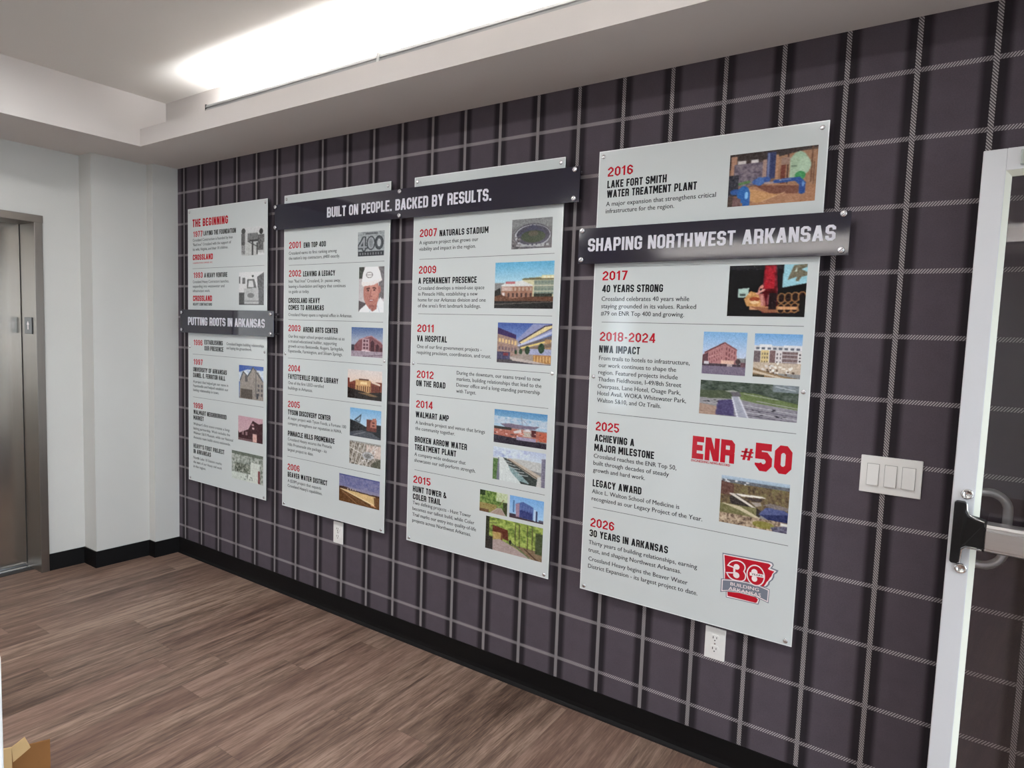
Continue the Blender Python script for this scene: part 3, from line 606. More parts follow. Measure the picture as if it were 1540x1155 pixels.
p.add([(xc - 0.006 - ox, -0.6895 - oy, zc - 0.022), (xc + 0.006 - ox, -0.6895 - oy, zc - 0.022), (xc + 0.006 - ox, -0.6895 - oy, zc + 0.006), (xc - 0.006 - ox, -0.6895 - oy, zc + 0.006),
       (xc - 0.016 - ox, -0.6895 - oy, zc + 0.006), (xc + 0.016 - ox, -0.6895 - oy, zc + 0.006), (xc - ox, -0.6895 - oy, zc + 0.028)], [(0, 1, 2, 3), (4, 5, 6)])
p.build('arrow', M['white_ink'], q)

# ------------------------------------------------------------------ block lettering
def glyphs(t, c, w):
    l, r, bt, T, m = t / 2, w - t / 2, t / 2, 1 - t / 2, 0.5
    def ring(y0, y1, cc=c): return ([(l, y0 + cc), (l + cc, y0), (r - cc, y0), (r, y0 + cc), (r, y1 - cc), (r - cc, y1), (l + cc, y1), (l, y1 - cc)], True)
    def para(x0, x1, y0=0.0, y1=1.0, tw=None):
        tw = tw or t * 1.08
        return ('poly', [(x0, y0), (x0 + tw, y0), (x1 + tw, y1), (x1, y1)])
    bar = lambda x0, x1, y, tt=t: ('poly', [(x0, y - tt / 2), (x1, y - tt / 2), (x1, y + tt / 2), (x0, y + tt / 2)])
    ver = lambda x, y0=0.0, y1=1.0: ('poly', [(x - t / 2, y0), (x + t / 2, y0), (x + t / 2, y1), (x - t / 2, y1)])
    aw = w * 1.12; mw = w * 1.32; vw = w * 1.1; ww = w * 1.55; kw = w * 1.06
    k = 0.85 * c
    G = {
        'A': (aw, [para(0, aw / 2 - t * 0.62), para(aw - t * 1.08, aw / 2 - t * 0.46), bar(aw * 0.22, aw * 0.78, 0.27, t * 0.8)]),
        'B': (w, [([(l, bt), (r - c, bt), (r, bt + c), (r, m - k), (r - k, m), (l, m)], True), ([(l, m), (r - k, m), (r, m + k), (r, T - c), (r - c, T), (l, T)], True)]),
        'C': (w, [([(r, 0.36), (r, bt + c), (r - c, bt), (l + c, bt), (l, bt + c), (l, T - c), (l + c, T), (r - c, T), (r, T - c), (r, 0.64)], False)]),
        'D': (w, [([(l, bt), (r - c, bt), (r, bt + c), (r, T - c), (r - c, T), (l, T)], True)]),
        'E': (w * .86, [([(w * .86, T), (l, T), (l, bt), (w * .86, bt)], False), bar(l, w * .78, m)]),
        'F': (w * .84, [([(w * .84, T), (l, T), (l, 0)], False), bar(l, w * .76, m)]),
        'G': (w, [([(w * .5, 0.47), (r, 0.47), (r, bt + c), (r - c, bt), (l + c, bt), (l, bt + c), (l, T - c), (l + c, T), (r - c, T), (r, T - c), (r, 0.66)], False)]),
        'H': (w, [ver(l), ver(r), bar(l, r, m)]),
        'I': (t, [ver(l)]),
        'J': (w * .9, [([(r - w * .1, 1), (r - w * .1, bt + c), (r - w * .1 - c, bt), (l + c, bt), (l, bt + c), (l, 0.32)], False)]),
        'K': (kw, [ver(l), para(t * .7, kw - t * 1.2, 0.40, 1.0, t * 1.2), ('poly', [(kw - t * 1.15, 0), (kw, 0), (t * 1.9, 0.66), (t * 1.0, 0.56)])]),
        'L': (w * .82, [([(l, 1), (l, bt), (w * .82, bt)], False)]),
        'M': (mw, [ver(l), ver(mw - l), ('poly', [(t * .3, 1), (mw / 2 - t * .45, .25), (mw / 2 + t * .45, .25), (t * 1.2, 1)]), ('poly', [(mw - t * 1.2, 1), (mw / 2 - t * .45, .25), (mw / 2 + t * .45, .25), (mw - t * .3, 1)])]),
        'N': (w * 1.04, [ver(l), ver(w * 1.04 - l), ('poly', [(t * .2, 1), (w * 1.04 - t * 1.15, 0), (w * 1.04 - t * .2, 0), (t * 1.15, 1)])]),
        'O': (w, [ring(bt, T)]), '0': (w, [ring(bt, T)]),
        'P': (w, [([(l, 0), (l, T), (r - c, T), (r, T - c), (r, 0.42 + c), (r - c, 0.42), (l, 0.42)], False)]),
        'Q': (w, [ring(bt, T), para(r - t * .6, r - t * 1.4, 0, .3)]),
        'R': (w, [([(l, 0), (l, T), (r - c, T), (r, T - c), (r, 0.45 + k), (r - k, 0.45), (l, 0.45)], False), ([(r - k * 1.3, 0.45), (r, 0.45 - k), (r, 0)], False)]),
        'S': (w, [([(l, 0.31), (l, bt + c), (l + c, bt), (r - c, bt), (r, bt + c), (r, m - k), (r - k, m), (l + k, m), (l, m + k), (l, T - c), (l + c, T), (r - c, T), (r, T - c), (r, 0.69)], False)]),
        'T': (w * .9, [ver(w * .45), bar(0, w * .9, T)]),
        'U': (w, [([(l, 1), (l, bt + c), (l + c, bt), (r - c, bt), (r, bt + c), (r, 1)], False)]),
        'V': (vw, [para(vw / 2 - t * .62, 0), para(vw / 2 - t * .46, vw - t * 1.08)]),
        'W': (ww, [para(ww * .27 - t * .5, 0), para(ww * .27 - t * .5, ww * .5 - t * .54), para(ww * .73 - t * .54, ww * .5 - t * .54), para(ww * .73 - t * .54, ww - t * 1.08)]),
        'X': (vw, [para(0, vw - t * 1.08), para(vw - t * 1.08, 0)]),
        'Y': (vw, [ver(vw / 2, 0, .48), para(vw / 2 - t * .54, 0, .42, 1), para(vw / 2 - t * .54, vw - t * 1.08, .42, 1)]),
        'Z': (w * .9, [bar(0, w * .9, T), bar(0, w * .9, bt), para(0, w * .9 - t * 1.2, bt, T, t * 1.2)]),
        '1': (w * .72, [ver(w * .46), ('poly', [(w * .02, .80), (w * .46, 1), (w * .46, .80), (w * .02, .66)])]),
        '2': (w, [([(l, .68), (l, T - c), (l + c, T), (r - c, T), (r, T - c), (r, .60), (l, .20), (l, bt), (w, bt)], False)]),
        '3': (w, [([(l, .70), (l, T - c), (l + c, T), (r - c, T), (r, T - c), (r, m + k), (r - k, m), (w * .36, m)], False), ([(r - k, m), (r, m - k), (r, bt + c), (r - c, bt), (l + c, bt), (l, bt + c), (l, .30)], False)]),
        '4': (w * 1.08, [ver(w * .78), bar(0, w * 1.08, .27), para(0, w * .78 - t * .6, .27, 1.0, t * 1.1)]),
        '5': (w, [([(w * .94, T), (l, T), (l, .56), (r - c, .56), (r, .56 - c), (r, bt + c), (r - c, bt), (l + c, bt), (l, bt + c), (l, .28)], False)]),
        '6': (w, [([(r, .70), (r, T - c), (r - c, T), (l + c, T), (l, T - c), (l, bt + c), (l + c, bt), (r - c, bt), (r, bt + c), (r, .56 - c), (r - c, .56), (l, .56)], False)]),
        '7': (w * .96, [bar(0, w * .96, T), para(w * .16, w * .96 - t * 1.08, 0, T)]),
        '8': (w, [ring(bt, m, min(c, .1)), ring(m, T, min(c, .1))]),
        '9': (w, [([(l, .30), (l, bt + c), (l + c, bt), (r - c, bt), (r, bt + c), (r, T - c), (r - c, T), (l + c, T), (l, T - c), (l, .44 + c), (l + c, .44), (r, .44)], False)]),
        '.': (t * 1.1, [ver(t * .55, 0, t * 1.1)]), ',': (t * 1.1, [('poly', [(0, -t * .6), (t * .5, -t * .6), (t * 1.1, t), (t * .2, t)])]),
        "'": (t * .8, [('poly', [(t * .1, .68), (t * .6, .68), (t * .8, 1), (0, 1)])]),
        '-': (w * .6, [bar(w * .08, w * .52, .42)]),
        '&': (w * 1.15, [([(w * 1.1, bt * .6), (l + c * .6, T - c * 1.6), (l + c * 1.2, T), (r - c * 1.6, T), (r - c, T - c), (r - c, T - c * 1.6), (l, .36), (l, bt + c), (l + c, bt), (r - c, bt), (r + t * .3, .42)], False)]),
        '#': (w * 1.25, [para(w * .18, w * .42, 0, 1, t * .85), para(w * .66, w * .90, 0, 1, t * .85), bar(0, w * 1.2, .32, t * .85), bar(w * .06, w * 1.25, .68, t * .85)]),
        ' ': (w * .46, []),
    }
    return G

def stroke_faces(pts, closed, t):
    n = len(pts); P = [np.array(p, float) for p in pts]; segs = n if closed else n - 1
    nor = []
    for i in range(segs):
        d = P[(i + 1) % n] - P[i]; d /= np.linalg.norm(d); nor.append(np.array([-d[1], d[0]]))
    L, Rr = [], []
    for i in range(n):
        if closed: a, b_ = nor[i - 1], nor[i]
        elif i == 0: a = b_ = nor[0]
        elif i == n - 1: a = b_ = nor[-1]
        else: a, b_ = nor[i - 1], nor[i]
        mv = a + b_; q = mv / max(0.25, 1 + a @ b_)
        L.append(P[i] + q * t / 2); Rr.append(P[i] - q * t / 2)
    return [[Rr[i], Rr[(i + 1) % n], L[(i + 1) % n], L[i]] for i in range(segs)]

def block_words(name, mat, parent, text, x0, x1, z0, cap, y, **kw):
    t, c, w, gap = kw.get('t', 0.175), kw.get('c', 0.10), kw.get('w', 0.50), kw.get('gap', 0.085)
    G = glyphs(t, c, w); adv = [G[ch][0] + gap for ch in text]; k = (x1 - x0) / (sum(adv) - gap); i = 0
    for word in text.split(' '):
        a = sum(adv[:i]) * k; b_ = (sum(adv[:i + len(word)]) - gap) * k
        p = MB(); block_text(p, word, x0 + a, x0 + b_, z0, cap, y, **kw); p.build(name, mat, parent); i += len(word) + 1

def block_text(p, text, x0, x1, z0, cap, y, t=0.175, c=0.10, w=0.50, gap=0.085, depth=0.0, mi=0, slope=0.0):
    """chamfered condensed capitals fitted between x0 and x1; depth>0 gives raised letters"""
    G = glyphs(t, c, w); total = sum(G[ch][0] + gap for ch in text) - gap
    sx = (x1 - x0) / total; cx = 0.0
    for ch in text:
        wd, parts = G[ch]
        for iq, q in enumerate(parts):
            polys = [q[1]] if q[0] == 'poly' else stroke_faces(q[0], q[1], t)
            for ip, pl in enumerate(polys):
                yy = y - 0.00004 * (iq % 3) - 0.00002 * (ip % 2)
                A = sum(pl[i][0] * pl[(i + 1) % len(pl)][1] - pl[(i + 1) % len(pl)][0] * pl[i][1] for i in range(len(pl)))
                if A < 0: pl = pl[::-1]
                pts = [(x0 + (cx + a) * sx, z0 + bb * cap + slope * (cx + a) * sx) for a, bb in pl]; n = len(pts)
                if depth:
                    p.add([(a, yy, bb) for a, bb in pts] + [(a, y + depth, bb) for a, bb in pts], [tuple(range(n)), tuple(range(2 * n - 1, n - 1, -1))] + [(i, n + i, n + (i + 1) % n, (i + 1) % n) for i in range(n)], mi)
                else:
                    p.add([(a, yy, bb) for a, bb in pts], [tuple(range(n))], mi)
        cx += wd + gap

# ------------------------------------------------------------------ body text: the built-in typeface, one curve per line, baked to meshes
_lines = {}
def request_line(s):
    if s in _lines: return
    cu = bpy.data.curves.new('line', 'FONT'); cu.body = s; cu.size = 1.0; cu.resolution_u = 2; cu.fill_mode = 'FRONT'; cu.offset = 0.0
    o = bpy.data.objects.new('line', cu); COL.objects.link(o); _lines[s] = o
for r in TEXTS:
    if r[1] == 'P':
        for l_ in r[2]: request_line(l_[0])
    elif r[1] == 'R': request_line(r[2])
for r in LOGOTEXT: request_line(r[0])
bpy.context.view_layer.update()
_dg = bpy.context.evaluated_depsgraph_get()
LINE = {}
for s_, o_ in _lines.items():
    me_ = o_.evaluated_get(_dg).to_mesh()
    vv = np.array([v.co[:2] for v in me_.vertices]); ff = [list(f.vertices) for f in me_.polygons]
    LINE[s_] = (vv, ff); o_.evaluated_get(_dg).to_mesh_clear()
for o_ in list(_lines.values()):
    cu_ = o_.data; bpy.data.objects.remove(o_); bpy.data.curves.remove(cu_)

def font_line(p, s, x0, x1, z, cap, y, mi=0, slope=0.0):
    vv, ff = LINE[s]
    a, b_ = vv[:, 0].min(), vv[:, 0].max(); k = cap / 0.729
    X = x0 + (vv[:, 0] - a) * (x1 - x0) / (b_ - a); Z = z + vv[:, 1] * k + slope * (X - x0)
    fs = []
    for f in ff:
        A = sum(vv[f[i]][0] * vv[f[(i + 1) % len(f)]][1] - vv[f[(i + 1) % len(f)]][0] * vv[f[i]][1] for i in range(len(f)))
        fs.append(f if A > 0 else f[::-1])
    for dx_, dy_ in ((-0.00028, 0.0), (0.00028, -0.00003), (0.0, -0.00006)):
        p.add([(float(x_) + dx_, y + dy_, float(z_)) for x_, z_ in zip(X, Z)], fs, mi)

# ------------------------------------------------------------------ printed photographs: small painted meshes
class Pic:
    def __init__(s, nx, ny, seed):
        s.nx, s.ny = nx, ny; s.rs = np.random.RandomState(seed)
        s.x, s.y = np.meshgrid((np.arange(nx) + .5) / nx, (np.arange(ny) + .5) / ny)      # y runs down
        s.c = np.zeros((ny, nx, 3)) + 128
    def grad(s, a, b_, y0=0, y1=1):
        f = np.clip((s.y - y0) / (y1 - y0), 0, 1)[..., None]; m = (s.y >= y0 - 1e-6) & (s.y <= y1 + 1e-6)
        s.c[m] = (np.array(a) * (1 - f) + np.array(b_) * f)[m]; return s
    def inside(s, pts):
        m = np.zeros_like(s.x, bool); n = len(pts)
        for i in range(n):
            x1, y1 = pts[i]; x2, y2 = pts[(i + 1) % n]
            if y1 == y2: continue
            cr = ((y1 > s.y) != (y2 > s.y)) & (s.x < (x2 - x1) * (s.y - y1) / (y2 - y1) + x1); m ^= cr
        return m
    def put(s, m, col, n=0, cell=1):
        v = np.array(col, float)
        if n:
            z = s.field(cell)[..., None] * n; s.c = np.where(m[..., None], np.clip(v + z, 0, 255), s.c)
        else: s.c[m] = v
        return s
    def field(s, cell):
        ny, nx = int(s.ny / cell) + 3, int(s.nx / cell) + 3
        g = s.rs.uniform(-1, 1, (ny, nx)); u, v = s.x * s.nx / cell, s.y * s.ny / cell
        i, j = u.astype(int), v.astype(int); fu, fv = u - i, v - j
        return (g[j, i] * (1 - fu) + g[j, i + 1] * fu) * (1 - fv) + (g[j + 1, i] * (1 - fu) + g[j + 1, i + 1] * fu) * fv
    def poly(s, pts, col, n=0, cell=1): return s.put(s.inside(pts), col, n, cell)
    def rect(s, x0, y0, x1, y1, col, n=0, cell=1): return s.put((s.x >= x0) & (s.x < x1) & (s.y >= y0) & (s.y < y1), col, n, cell)
    def ell(s, cx, cy, rx, ry, col, n=0, cell=1): return s.put(((s.x - cx) / rx) ** 2 + ((s.y - cy) / ry) ** 2 <= 1, col, n, cell)
    def line(s, a, b_, w, col):
        a, b_ = np.array(a), np.array(b_); d = b_ - a; L = np.hypot(*d) + 1e-9; d = d / L
        t = np.clip((s.x - a[0]) * d[0] + (s.y - a[1]) * d[1], 0, L)
        return s.put(np.hypot(s.x - a[0] - t * d[0], s.y - a[1] - t * d[1]) <= w / 2, col)
    def speck(s, n, reg, cols, r=0.012):
        for k in range(n):
            x, y = s.rs.uniform(reg[0], reg[2]), s.rs.uniform(reg[1], reg[3])
            s.ell(x, y, r * s.rs.uniform(.6, 1.6), r * s.rs.uniform(.5, 1.2), cols[s.rs.randint(len(cols))])
        return s
    def grain(s, a, cell=1.2): s.c = np.clip(s.c + (s.field(cell) * a)[..., None], 0, 255); return s
    def blobs(s, m, cols, cell, gain=1.0):
        f = np.clip((s.field(cell) * .6 + s.field(cell / 2.3) * .5) * gain * .5 + .5, 0, .999); C = np.array(cols, float)
        u = f * (len(C) - 1); i = u.astype(int); w = (u - i)[..., None]
        v = C[i] * (1 - w) + C[np.minimum(i + 1, len(C) - 1)] * w
        s.c = np.where(m[..., None], v, s.c); return s
    def box(s, x0, y0, x1, y1): return (s.x >= x0) & (s.x < x1) & (s.y >= y0) & (s.y < y1)
    def windows(s, x0, y0, x1, y1, nx, ny, col, fx=.55, fy=.6, skew=0.0):
        for i in range(nx):
            for j in range(ny):
                w, h = (x1 - x0) / nx, (y1 - y0) / ny; a = x0 + i * w + w * (1 - fx) / 2; b_ = y0 + j * h + h * (1 - fy) / 2 + skew * i
                s.rect(a, b_, a + w * fx, b_ + h * fy, col)
        return s

def paint(name, nx, ny):
    s = Pic(nx, ny, sum(ord(c) for c in name))
    if name == 'crew':
        s.grad((196, 198, 198), (170, 172, 172)); s.rect(0, .55, 1, 1, (178, 180, 178), 12, 3)
        s.blobs(s.box(.28, .22, .72, .52), [(70, 70, 70), (120, 120, 120), (90, 90, 90)], 3); s.rect(.36, .44, .82, .52, (60, 60, 60))
        s.ell(.10, .13, .09, .10, (70, 70, 70)); s.rect(0, .22, .17, .62, (90, 90, 90), 30, 2); s.rect(.02, .62, .16, .95, (130, 130, 130), 40, 2)
        s.ell(.86, .18, .08, .10, (48, 48, 48)); s.rect(.72, .28, 1, .56, (96, 96, 96), 36, 2); s.rect(.72, .55, .95, .82, (92, 92, 92), 30, 2)
        s.rect(.46, .52, .53, .98, (70, 70, 70)); s.rect(.66, .55, .72, .96, (84, 84, 84)); s.line((.3, .5), (.72, .7), .03, (70, 70, 70)); s.poly([(.72, .9), (1, .93), (1, 1), (.72, 1)], (205, 207, 207))
    elif name == 'truck':
        s.grad((208, 208, 208), (196, 196, 196)); s.rect(.0, .14, .06, .34, (90, 90, 90)); s.rect(.14, .17, .26, .36, (100, 100, 100), 40, 2)
        s.poly([(.73, .16), (1, .02), (1, 1), (.80, 1)], (78, 78, 80), 26, 3); s.poly([(.34, .22), (.62, .22), (.72, .5), (.32, .5)], (90, 90, 90)); s.poly([(.40, .27), (.56, .27), (.60, .46), (.38, .46)], (196, 196, 196))
        s.poly([(.20, .5), (.78, .48), (.80, 1), (.22, 1)], (168, 168, 168), 16, 3); s.rect(0, .62, .22, 1, (66, 66, 66), 14, 2); s.ell(.48, .71, .14, .075, (104, 104, 104)); s.rect(.20, .86, .80, .90, (120, 120, 120)); s.rect(0, .96, 1, 1, (50, 50, 50)); s.ell(.56, .13, .04, .03, (40, 40, 40))
    elif name == 'hall':
        s.grad((52, 84, 160), (110, 140, 190)); s.blobs(s.box(0, .12, 1, .5), [(110, 140, 190), (200, 208, 215), (220, 224, 226)], 5)
        s.poly([(0, 0), (.45, 0), (.35, .12), (0, .22)], (48, 80, 158)); s.poly([(.05, .48), (.18, .2), (.36, .3), (.58, .06), (.82, .2), (1, .46), (1, 1), (.02, 1)], (140, 130, 122), 14, 3)
        s.line((.05, .46), (.18, .19), .03, (50, 60, 70)); s.line((.18, .19), (.36, .32), .03, (60, 66, 74)); s.line((.36, .32), (.58, .05), .035, (48, 58, 70)); s.line((.6, .06), (.98, .44), .03, (70, 74, 80))
        s.rect(.26, .3, .36, .48, (84, 80, 78)); s.rect(.08, .7, .56, .98, (78, 68, 60), 12, 2); s.rect(.68, .1, .72, .9, (108, 102, 98)); s.windows(.74, .5, 1, .9, 2, 3, (88, 84, 86)); s.rect(.72, .8, .8, .96, (60, 60, 66))
    elif name == 'market':
        s.grad((186, 146, 156), (196, 160, 166)); s.poly([(.05, .7), (.42, .5), (.60, .13), (.84, .24), (1, .18), (1, 1), (0, 1), (0, .62)], (64, 34, 40), 10, 3)
        s.windows(.12, .56, .42, .82, 2, 1, (130, 96, 100)); s.ell(.60, .3, .05, .05, (170, 120, 128)); s.rect(.58, .4, .66, .48, (200, 160, 165)); s.rect(.60, .66, .76, .98, (205, 160, 150), 20, 2); s.rect(0, .9, .58, 1, (110, 80, 84), 20, 2)
    elif name == 'site':
        s.blobs(s.box(0, 0, 1, 1), [(84, 92, 82), (150, 156, 146), (196, 200, 190)], 5, 1.3); s.rect(0, 0, 1, .12, (98, 106, 94), 14, 3); s.poly([(.62, .3), (.9, .3), (.86, 1), (.5, 1)], (198, 204, 194), 10, 3)
        s.blobs(s.box(.1, .4, .6, .72), [(56, 62, 54), (120, 126, 112), (170, 172, 160)], 4, 1.4); s.rect(.84, .55, .9, .98, (120, 60, 62), 20, 2); s.rect(0, .75, .5, 1, (190, 198, 188), 10, 4); s.speck(8, (.3, .8, .8, .95), [(80, 88, 84)], .016)
    elif name == 'four':
        s.blobs(s.box(0, 0, 1, 1), [(110, 116, 118), (150, 156, 158), (170, 176, 178)], 4); s.rect(.3, .04, .75, .13, (96, 100, 104), 16, 1.5)
        for w_, cc in ((.16, (64, 68, 72)), (.07, (138, 142, 146))):
            s.line((.24, .28), (.05, .62), w_, cc); s.line((.05, .62), (.32, .62), w_, cc); s.line((.24, .26), (.24, .72), w_, cc)
        for cx_ in (.50, .80):
            s.ell(cx_, .47, .16, .28, (60, 64, 68)); s.ell(cx_, .47, .12, .24, (142, 146, 150) if cx_ < .6 else (78, 82, 86)); s.ell(cx_, .47, .065, .16, (120, 126, 128) if cx_ < .6 else (170, 174, 176))
        s.rect(.02, .80, .97, .98, (54, 56, 60)); s.windows(.05, .83, .93, .96, 9, 1, (116, 118, 122), .5, .7)
    elif name == 'portrait':
        s.grad((178, 170, 170), (190, 184, 186)); s.rect(0, 0, .22, .26, (66, 68, 62), 14, 3); s.rect(.80, 0, 1, .7, (110, 106, 108), 10, 4); s.poly([(0, .74), (.3, .8), (.24, 1), (0, 1)], (86, 78, 80))
        s.poly([(0, 1), (.06, .94), (.34, .80), (.7, .86), (.86, .66), (1, .78), (1, 1)], (222, 226, 228)); s.poly([(.32, .70), (.76, .66), (.72, .92), (.56, .98), (.40, .9)], (160, 100, 90))
        s.ell(.50, .56, .31, .34, (176, 112, 100)); s.ell(.82, .50, .05, .08, (170, 104, 96)); s.ell(.60, .52, .18, .2, (192, 130, 116))
        s.line((.32, .48), (.44, .47), .03, (92, 56, 52)); s.line((.56, .46), (.68, .47), .03, (92, 56, 52)); s.ell(.38, .52, .04, .018, (70, 46, 46)); s.ell(.62, .51, .04, .018, (70, 46, 46))
        s.line((.49, .52), (.46, .64), .03, (150, 90, 82)); s.line((.46, .645), (.54, .645), .02, (140, 80, 76)); s.poly([(.40, .72), (.62, .71), (.56, .755), (.46, .76)], (132, 58, 62)); s.rect(.44, .725, .57, .74, (216, 200, 196)); s.ell(.52, .86, .12, .03, (152, 92, 84))
        s.poly([(.12, .34), (.16, .14), (.26, 0), (.74, 0), (.84, .12), (.90, .28), (.72, .35), (.42, .40), (.12, .40)], (236, 232, 230)); s.poly([(.10, .34), (.42, .33), (.90, .25), (.92, .30), (.6, .40), (.16, .43)], (226, 216, 212))
        s.ell(.42, .18, .14, .07, (130, 128, 128)); s.ell(.42, .18, .11, .05, (232, 228, 226)); s.rect(.3, .17, .54, .19, (140, 136, 136)); s.line((.5, .92), (.44, 1), .02, (180, 186, 196)); s.line((.74, .84), (.84, .98), .02, (186, 192, 200))
    elif name == 'arts':
        s.grad((70, 96, 146), (150, 160, 180), 0, .45); s.grad((150, 160, 180), (150, 150, 165), .45, 1); s.poly([(.1, .62), (.26, .42), (.5, .3), (.64, .28), (.84, .4), (1, .56), (1, .85), (.05, .85)], (120, 72, 78), 10, 3)
        s.line((.26, .42), (.64, .28), .03, (176, 130, 136)); s.line((.64, .28), (.96, .5), .03, (166, 120, 128)); s.rect(.36, .38, .58, .78, (176, 140, 146)); s.windows(.38, .40, .56, .76, 2, 3, (96, 60, 70), .7, .6); s.poly([(.62, .5), (.68, .42), (.74, .5), (.74, .82), (.62, .82)], (70, 38, 46)); s.poly([(.78, .6), (.83, .54), (.88, .6), (.88, .84), (.78, .84)], (70, 38, 46))
        s.rect(.9, .66, 1, .86, (76, 44, 52)); s.rect(0, .6, .1, .8, (64, 60, 70)); s.rect(0, .8, 1, 1, (150, 134, 146), 14, 4); s.line((.35, .78), (.6, .8), .03, (220, 200, 205)); s.line((.4, .98), (1, .9), .03, (110, 90, 104))
    elif name == 'library':
        s.grad((206, 196, 192), (216, 194, 180), 0, .4); s.rect(0, .38, 1, .8, (120, 62, 46), 12, 3); s.poly([(0, .38), (.1, .38), (.24, .3), (.24, .36), (.1, .44), (0, .44)], (206, 186, 172)); s.rect(.0, .3, .06, .6, (112, 54, 44))
        s.poly([(.70, .34), (.95, .44), (.95, .5), (.70, .42)], (214, 190, 170)); s.rect(.24, .34, .68, .76, (196, 150, 96), 14, 3); s.rect(.34, .30, .62, .36, (96, 62, 48)); s.rect(.38, .4, .58, .5, (226, 196, 140)); s.windows(.26, .54, .68, .74, 7, 1, (104, 62, 40), .5, 1)
        s.windows(.72, .5, .95, .72, 4, 1, (84, 40, 34), .5, .9); s.windows(.06, .5, .22, .68, 3, 1, (84, 40, 34), .5, .9); s.poly([(0, .62), (.12, .66), (.6, .76), (1, .70), (1, 1), (0, 1)], (40, 34, 32), 10, 3); s.poly([(.3, .78), (.6, .76), (.92, .86), (.7, .88)], (118, 92, 62))
    elif name == 'tyson':
        s.grad((104, 160, 206), (176, 204, 222), 0, .6); s.poly([(0, .42), (.2, .46), (.34, .52), (.5, .6), (.8, .62), (1, .5), (1, 1), (0, 1)], (38, 40, 44), 8, 3); s.poly([(.14, .42), (.38, .18), (.33, .5)], (54, 62, 74)); s.poly([(.20, .42), (.35, .26), (.31, .46)], (136, 160, 178))
        s.rect(.54, .34, .86, .74, (104, 52, 44), 10, 3); s.poly([(.74, .30), (.84, .28), (.86, .62), (.66, .62), (.66, .44)], (172, 104, 88)); s.rect(.72, .42, .80, .46, (62, 34, 34)); s.rect(.72, .52, .80, .56, (62, 34, 34)); s.rect(.86, .5, 1, .78, (36, 38, 44)); s.poly([(0, .86), (.4, .74), (.72, .80), (1, .96), (1, 1), (0, 1)], (72, 76, 84), 6, 4); s.line((.1, .95), (.5, .8), .02, (120, 124, 130))
    elif name == 'aerial':
        s.blobs(s.box(0, 0, 1, 1), [(64, 60, 52), (140, 130, 118), (188, 182, 172)], 4, 1.5); s.blobs(s.box(.55, .1, 1, .6), [(120, 104, 96), (196, 176, 164), (208, 196, 188)], 5)
        for k in range(5): s.line((.05 + .12 * k, 1), (.2 + .16 * k, .0), .022, (196, 192, 184))
        s.line((0, .3), (.5, .55), .03, (204, 200, 192)); s.line((.3, 1), (.9, .1), .03, (206, 200, 194)); s.ell(.6, .55, .18, .16, (168, 168, 170)); s.ell(.6, .55, .12, .10, (120, 118, 116), 26, 2); s.speck(26, (.4, .3, .85, .8), [(226, 226, 226), (90, 88, 84)], .018); s.poly([(.75, .8), (1, .6), (1, 1), (.7, 1)], (84, 84, 70), 20, 3); s.rect(0, 0, 1, .06, (150, 150, 146), 20, 4)
    elif name == 'beaver':
        s.grad((76, 82, 132), (140, 136, 160), 0, .55); s.blobs(s.box(0, .05, 1, .42), [(84, 88, 138), (112, 112, 152), (130, 128, 158)], 7); s.poly([(0, .48), (.3, .5), (.55, .52), (1, .55), (1, 1), (0, 1)], (96, 62, 34), 12, 3)
        s.poly([(0, .46), (.12, .44), (.4, .5), (.7, .54), (1, .52), (1, .58), (.6, .58), (0, .54)], (66, 44, 38), 10, 2); s.poly([(.02, .55), (.16, .54), (.55, .56), (.9, .58), (.88, .84), (.82, .86)], (206, 172, 116), 8, 4); s.poly([(.02, .54), (.05, .53), (.9, .86), (.86, .9)], (228, 200, 150)); s.poly([(.86, .6), (.98, .62), (.98, .9), (.88, .88)], (104, 70, 40))
        s.windows(.2, .46, .44, .54, 4, 1, (176, 160, 150)); s.line((.08, .62), (.5, 1), .02, (150, 108, 70)); s.line((.2, .66), (.8, 1), .015, (140, 98, 62)); s.line((.8, .9), (.9, .92), .03, (220, 150, 100))
    elif name == 'stadium':
        s.grad((120, 120, 122), (92, 88, 90)); s.blobs(s.box(0, 0, 1, .3), [(104, 106, 106), (140, 142, 142)], 2.5); s.ell(.52, .58, .46, .42, (92, 90, 96), 20, 2); s.ell(.52, .57, .44, .36, (156, 158, 164)); s.ell(.53, .56, .41, .33, (70, 68, 80), 12, 2); s.poly([(.2, .5), (.52, .2), (.84, .46), (.84, .56), (.52, .62), (.22, .6)], (66, 66, 84))
        s.ell(.54, .60, .30, .20, (60, 70, 52)); s.ell(.54, .5, .12, .09, (84, 80, 66)); s.poly([(.3, .66), (.8, .66), (.7, .78), (.42, .78)], (56, 68, 46)); s.windows(.1, .82, .95, .94, 8, 1, (150, 150, 152), .6, .5); s.line((.1, .5), (.2, .9), .03, (170, 172, 176)); s.line((.2, .9), (.8, .92), .03, (158, 158, 160)); s.speck(24, (0, .6, .22, 1), [(120, 116, 118), (70, 66, 70)], .03)
    elif name == 'presence':
        s.grad((84, 164, 206), (164, 202, 216), 0, .45); s.poly([(.48, .38), (.8, .32), (1, .30), (1, .85), (.48, .85)], (196, 190, 150), 6, 5); s.poly([(.12, .50), (.2, .44), (.48, .40), (.66, .50), (.66, .54), (.12, .54)], (206, 206, 204)); s.poly([(.48, .36), (.66, .34), (1, .36), (1, .39), (.48, .39)], (104, 98, 70)); s.rect(.8, .30, 1, .36, (214, 202, 150)); s.windows(.82, .31, 1, .36, 3, 1, (240, 230, 200), .6, .7)
